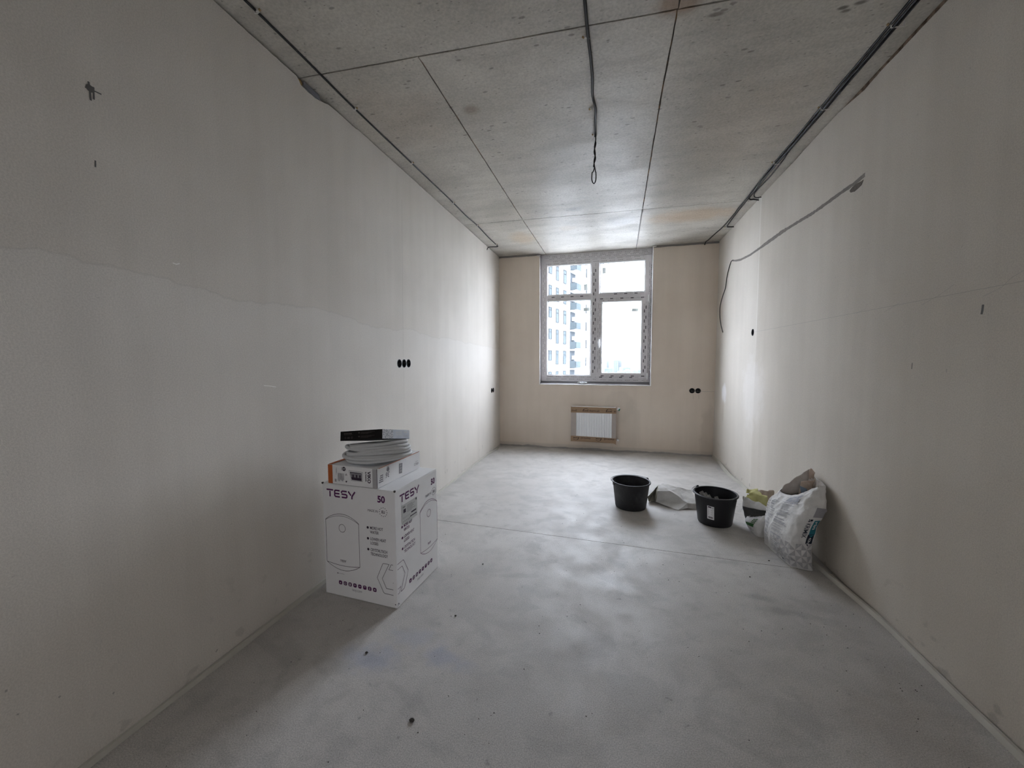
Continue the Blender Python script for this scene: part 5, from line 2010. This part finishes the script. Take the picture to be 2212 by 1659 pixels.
for q in range(7):
    sk.put(pr, rect2d(.50 + q * .052, .774, .535 + q * .052, .788), 0, 0, 1, 1, .0026, 1)
sk.put(pr, text2d('2.2', .055, .001), .50, .070, 2.4, .75, .0028, 1)
pr.obj('sack_text', [M['ink_pale'], M['ink_soft']], sack, recalc=False)
dk = MB()
sk.put(dk, disc2d(.80, .082, .028, 10), 0, 0, 1, .55, .0028, 0)
dk.obj('sack_drop_mark', M['ink_navy'], sack, recalc=False)


def gusset_quads(x0, x1, v0, v1, nx=6, nv=12):
    return ([(x0 + (x1 - x0) * i / nx, v0 + (v1 - v0) * j / nv) for j in range(nv + 1) for i in range(nx + 1)], [[j * (nx + 1) + i, j * (nx + 1) + i + 1, (j + 1) * (nx + 1) + i + 1, (j + 1) * (nx + 1) + i] for j in range(nv) for i in range(nx)])


def down(gm, u0, v0, hu, lv):
    """lettering turned to read downwards: cap height hu in u, length lv in v"""
    xs_ = [q[0] for q in gm[0]]
    ys_2 = [q[1] for q in gm[0]]
    return [(u0 + hu * y / max(ys_2), v0 - lv * x / max(xs_)) for x, y in gm[0]], gm[1]


dk = MB()
sk.put(dk, down(text2d('KRIMIX', .085, .0008), 1.40, .575, .17, .185), 0, 0, 1, 1, .0030, 0)
dk.obj('sack_lettering', M['ink_navy'], sack, recalc=False)
dk = MB()
for a, b, c_, d_ in ((1.41, .595, 1.47, .612), (1.49, .595, 1.55, .600), (1.41, .618, 1.45, .632), (1.47, .606, 1.56, .632)):
    sk.put(dk, rect2d(a, b, c_, d_), 0, 0, 1, 1, .0030, 0)
dk.obj('sack_logo_mark', M['ink_navy'], sack, recalc=False)
ar = MB()
sk.put(ar, gusset_quads(1.64, 1.88, .43, .615), 0, 0, 1, 1, .0026, 0)
sk.put(ar, gusset_quads(1.62, 1.87, .325, .43), 0, 0, 1, 1, .0026, 1)
sk.put(ar, ([(1.62, .325), (1.745, .325), (1.87, .325), (1.81, .305), (1.745, .285), (1.68, .305)], [[0, 5, 1], [1, 3, 2], [5, 4, 3], [5, 3, 1]]), 0, 0, 1, 1, .0026, 1)
sk.put(ar, ([(1.63, .432), (1.88, .432), (1.755, .395)], [[0, 2, 1]]), 0, 0, 1, 1, .0032, 0)
sk.put(ar, down(text2d('rin', .09, .003), 1.70, .60, .12, .11), 0, 0, 1, 1, .0038, 2)
sk.put(ar, down(text2d('40kg', .064, .0005), 1.69, .395, .10, .085), 0, 0, 1, 1, .0038, 2)
ar.obj('sack_arrow', [M['ink_teal'], M['ink_navy'], M['sack_white']], sack, recalc=False)
bc = MB()
sk.put(bc, gusset_quads(1.50, 1.93, .66, .775, 8, 8), 0, 0, 1, 1, .0026, 0)
for i in range(9):
    sk.put(bc, gusset_quads(1.52 + i * .046, 1.532 + i * .046, .668, .768, 1, 6), 0, 0, 1, 1, .0034, 1)
bc.obj('sack_bar_code', [M['ink_grey'], M['ink_mid']], sack, recalc=False)
# triangle pattern round the foot
tp = MB()
nt = 4
us = [.56, .78, 1.0, 1.5, 1.97]
vr = [.02, .17, .32]
for i in range(nt):
    for j in range(2):
        a, b, c, d = us[i], us[i + 1], vr[j], vr[j + 1]
        if b > 1.95:
            b = 1.95
        m1, m2 = (a + b) / 2, (c + d) / 2
        for tri in ([(a, c), (m1, c), (m1, m2)], [(b, d), (m1, d), (m1, m2)], [(a, d), (a, m2), (m1, m2)], [(b, c), (b, m2), (m1, m2)]):
            t0, t1, t2 = [Vector((q[0], q[1])) for q in tri]
            m_n = 4
            pts_, idx_ = [], {}
            for ii in range(m_n + 1):
                for jj in range(m_n + 1 - ii):
                    idx_[ii, jj] = len(pts_)
                    pts_.append(t0 + (t1 - t0) * (ii / m_n) + (t2 - t0) * (jj / m_n))
            fcs_ = []
            for ii in range(m_n):
                for jj in range(m_n - ii):
                    fcs_.append([idx_[ii, jj], idx_[ii + 1, jj], idx_[ii, jj + 1]])
                    if ii + jj < m_n - 1:
                        fcs_.append([idx_[ii + 1, jj], idx_[ii + 1, jj + 1], idx_[ii, jj + 1]])
            sk.put(tp, ([tuple(q) for q in pts_], fcs_), 0, 0, 1, 1, .0032, 0)
tp.obj('sack_pattern', M['ink_mid'], sack, recalc=False)

# second sack behind it: white and green, mouth folded open, dark lining and torn yellow layer
Q1 = [(2.600, -2.235, .001), (2.583, -2.215, .04), (2.590, -2.215, .075)]
Q2 = [(2.618, -2.405, .001), (2.608, -2.412, .075), (2.650, -2.405, .160)]
Q3 = [(2.790, -2.410, .001), (2.800, -2.412, .09), (2.800, -2.405, .19)]
Q4 = [(2.770, -2.170, .001), (2.790, -2.150, .06), (2.780, -2.170, .12)]
s2 = Sack([Q1, Q2, Q3, Q4], [.012, .004, .01, .012], .004, 8.2)
sack2 = thing('cement_sack', 'torn low green and white paper sack with yellow lining behind the tall white one', 'sack', (2.70, -2.31, 0))
s2.body(240, 60).obj('sack_body', [M['sack_white'], M['kraft_in']], sack2, smooth=True, solid=.003, recalc=False)
M['ink_green'] = flat('ink_green', (.055, .16, .055), .6, .25, var=.15, scale=40)
mb = MB()
s2.put(mb, ([(.28 + .56 * i / 6, .40 + .18 * i / 6 * .2 + .17 * j / 2) for j in range(3) for i in range(7)], [[j * 7 + i, j * 7 + i + 1, (j + 1) * 7 + i + 1, (j + 1) * 7 + i] for j in range(2) for i in range(6)]), 0, 0, 1, 1, .0028)
for i in range(3):
    for j in range(3):
        s2.put(mb, rect2d(.62 + i * .085, .62 + j * .085, .68 + i * .085, .68 + j * .085), 0, 0, 1, 1, .0028)
mb.obj('sack_print', M['ink_green'], sack2, recalc=False)
mb = MB()
for i in range(14):
    a = .22 + i * .055
    s2.put(mb, rect2d(a, .935, a + .04, .975), 0, 0, 1, 1, .0028)
for i in range(3):
    s2.put(mb, rect2d(.62, .22 + i * .05, .72, .245 + i * .05), 0, 0, 1, 1, .0028)
s2.put(mb, disc2d(.80, .26, .03, 8), 0, 0, 1, 1, .0028)
mb.obj('sack_lettering', M['ink_grey'], sack2, recalc=False)
M['lining_dark'] = paper_mat('sack_lining_charcoal', (.060, .060, .062), (.10, .10, .10), .5)
M['lining_yellow'] = paper_mat('sack_layer_yellow', (.40, .38, .13), (.52, .50, .24))
for nm, cs, mt, am in (('dark_lining', ((2.600, -2.220, .040), (2.720, -2.270, .060), (2.735, -2.230, .165), (2.592, -2.150, .135)), 'lining_dark', .005),
                       ('dark_lining', ((2.592, -2.150, .135), (2.640, -2.160, .14), (2.628, -2.135, .195), (2.602, -2.125, .205)), 'kraft_in', .010),
                       ('white_fold', ((2.590, -2.160, .130), (2.735, -2.260, .140), (2.730, -2.220, .172), (2.606, -2.130, .198)), 'kraft_white', .008),
                       ('yellow_layer', ((2.625, -2.130, .165), (2.745, -2.235, .150), (2.760, -2.170, .232), (2.628, -2.100, .222)), 'lining_yellow', .012),
                       ('yellow_layer', ((2.628, -2.100, .222), (2.730, -2.150, .222), (2.720, -2.085, .250), (2.640, -2.070, .238)), 'lining_yellow', .010),
                       ('torn_kraft', ((2.705, -2.150, .190), (2.800, -2.180, .170), (2.806, -2.120, .262), (2.722, -2.105, .240)), 'sack_brown', .014)):
    MB().grid(flap(cs, amp=am), 14, 12).obj(nm, M[mt], sack2, smooth=True, solid=.0015)

# ------------------------------------------------------------------ crumbs and grit on the floor
M['crumb'] = flat('crumb_dark', (.06, .055, .05), .9, .1, var=.3)


def crumb(px_, py_, r, label, grp='loose crumbs on the floor'):
    c = at(px_, py_, 'z', 0)
    mb_ = MB()
    mb_.grid(lambda u, v: c + Vector((r * math.sin(PI * v) * math.cos(2 * PI * u), .8 * r * math.sin(PI * v) * math.sin(2 * PI * u), .45 * r * (1 - math.cos(PI * v)))) * (1 + .35 * nz(5 * u + px_, 4 * v, r)) , 8, 6, closeu=True)
    for q in mb_.v:
        q.z = abs(q.z - c.z)
    tag(mb_.obj('plaster_crumb', M['crumb'], org=(c.x, c.y, 0)), label, 'crumb', grp)


for a in ((890, 1558, .010, 'largest dark crumb, on the bare floor nearest the camera'), (792, 1411, .007, 'dark crumb on the floor by the carton shadow edge, in the blue smudge'),
          (984, 1331, .006, 'dark crumb on the floor right of the tall carton'), (1661, 1212, .006, 'dark crumb on the floor beside the foot of the tall white sack'),
          (1620, 1247, .005, 'dark crumb on the floor just in front of the screed joint'), (1043, 1219, .005, 'small dark crumb on the floor beyond the tall carton')):
    crumb(*a)
random.seed(5)
mb = MB()
for i in range(330):
    x = random.uniform(.15, W - .15)
    y = random.uniform(-4.7, -1.2)
    if random.random() < .35:
        x = W - abs(random.gauss(0, .16)) - .10
    if .02 < x < .62 and -3.8 < y < -3.3 or x > 2.5 and -2.9 < y < -2.05 or (Vector((x, y)) - Vector((1.766, -2.017))).length < .17 or (Vector((x, y)) - Vector((2.388, -2.195))).length < .17:
        continue
    r = random.uniform(.0012, .0032)
    c = Vector((x, y, 0))
    mb.add([c + Vector((r, 0, 0)), c + Vector((0, r * .8, 0)), c + Vector((-r, 0, 0)), c + Vector((0, -r * .7, 0)), c + Vector((0, 0, r))], [[0, 1, 4], [1, 2, 4], [2, 3, 4], [3, 0, 4]])
o = mb.obj('floor_grit', M['crumb'])
tag(o, 'fine dark grit scattered over the screed floor', 'grit', kind='stuff')
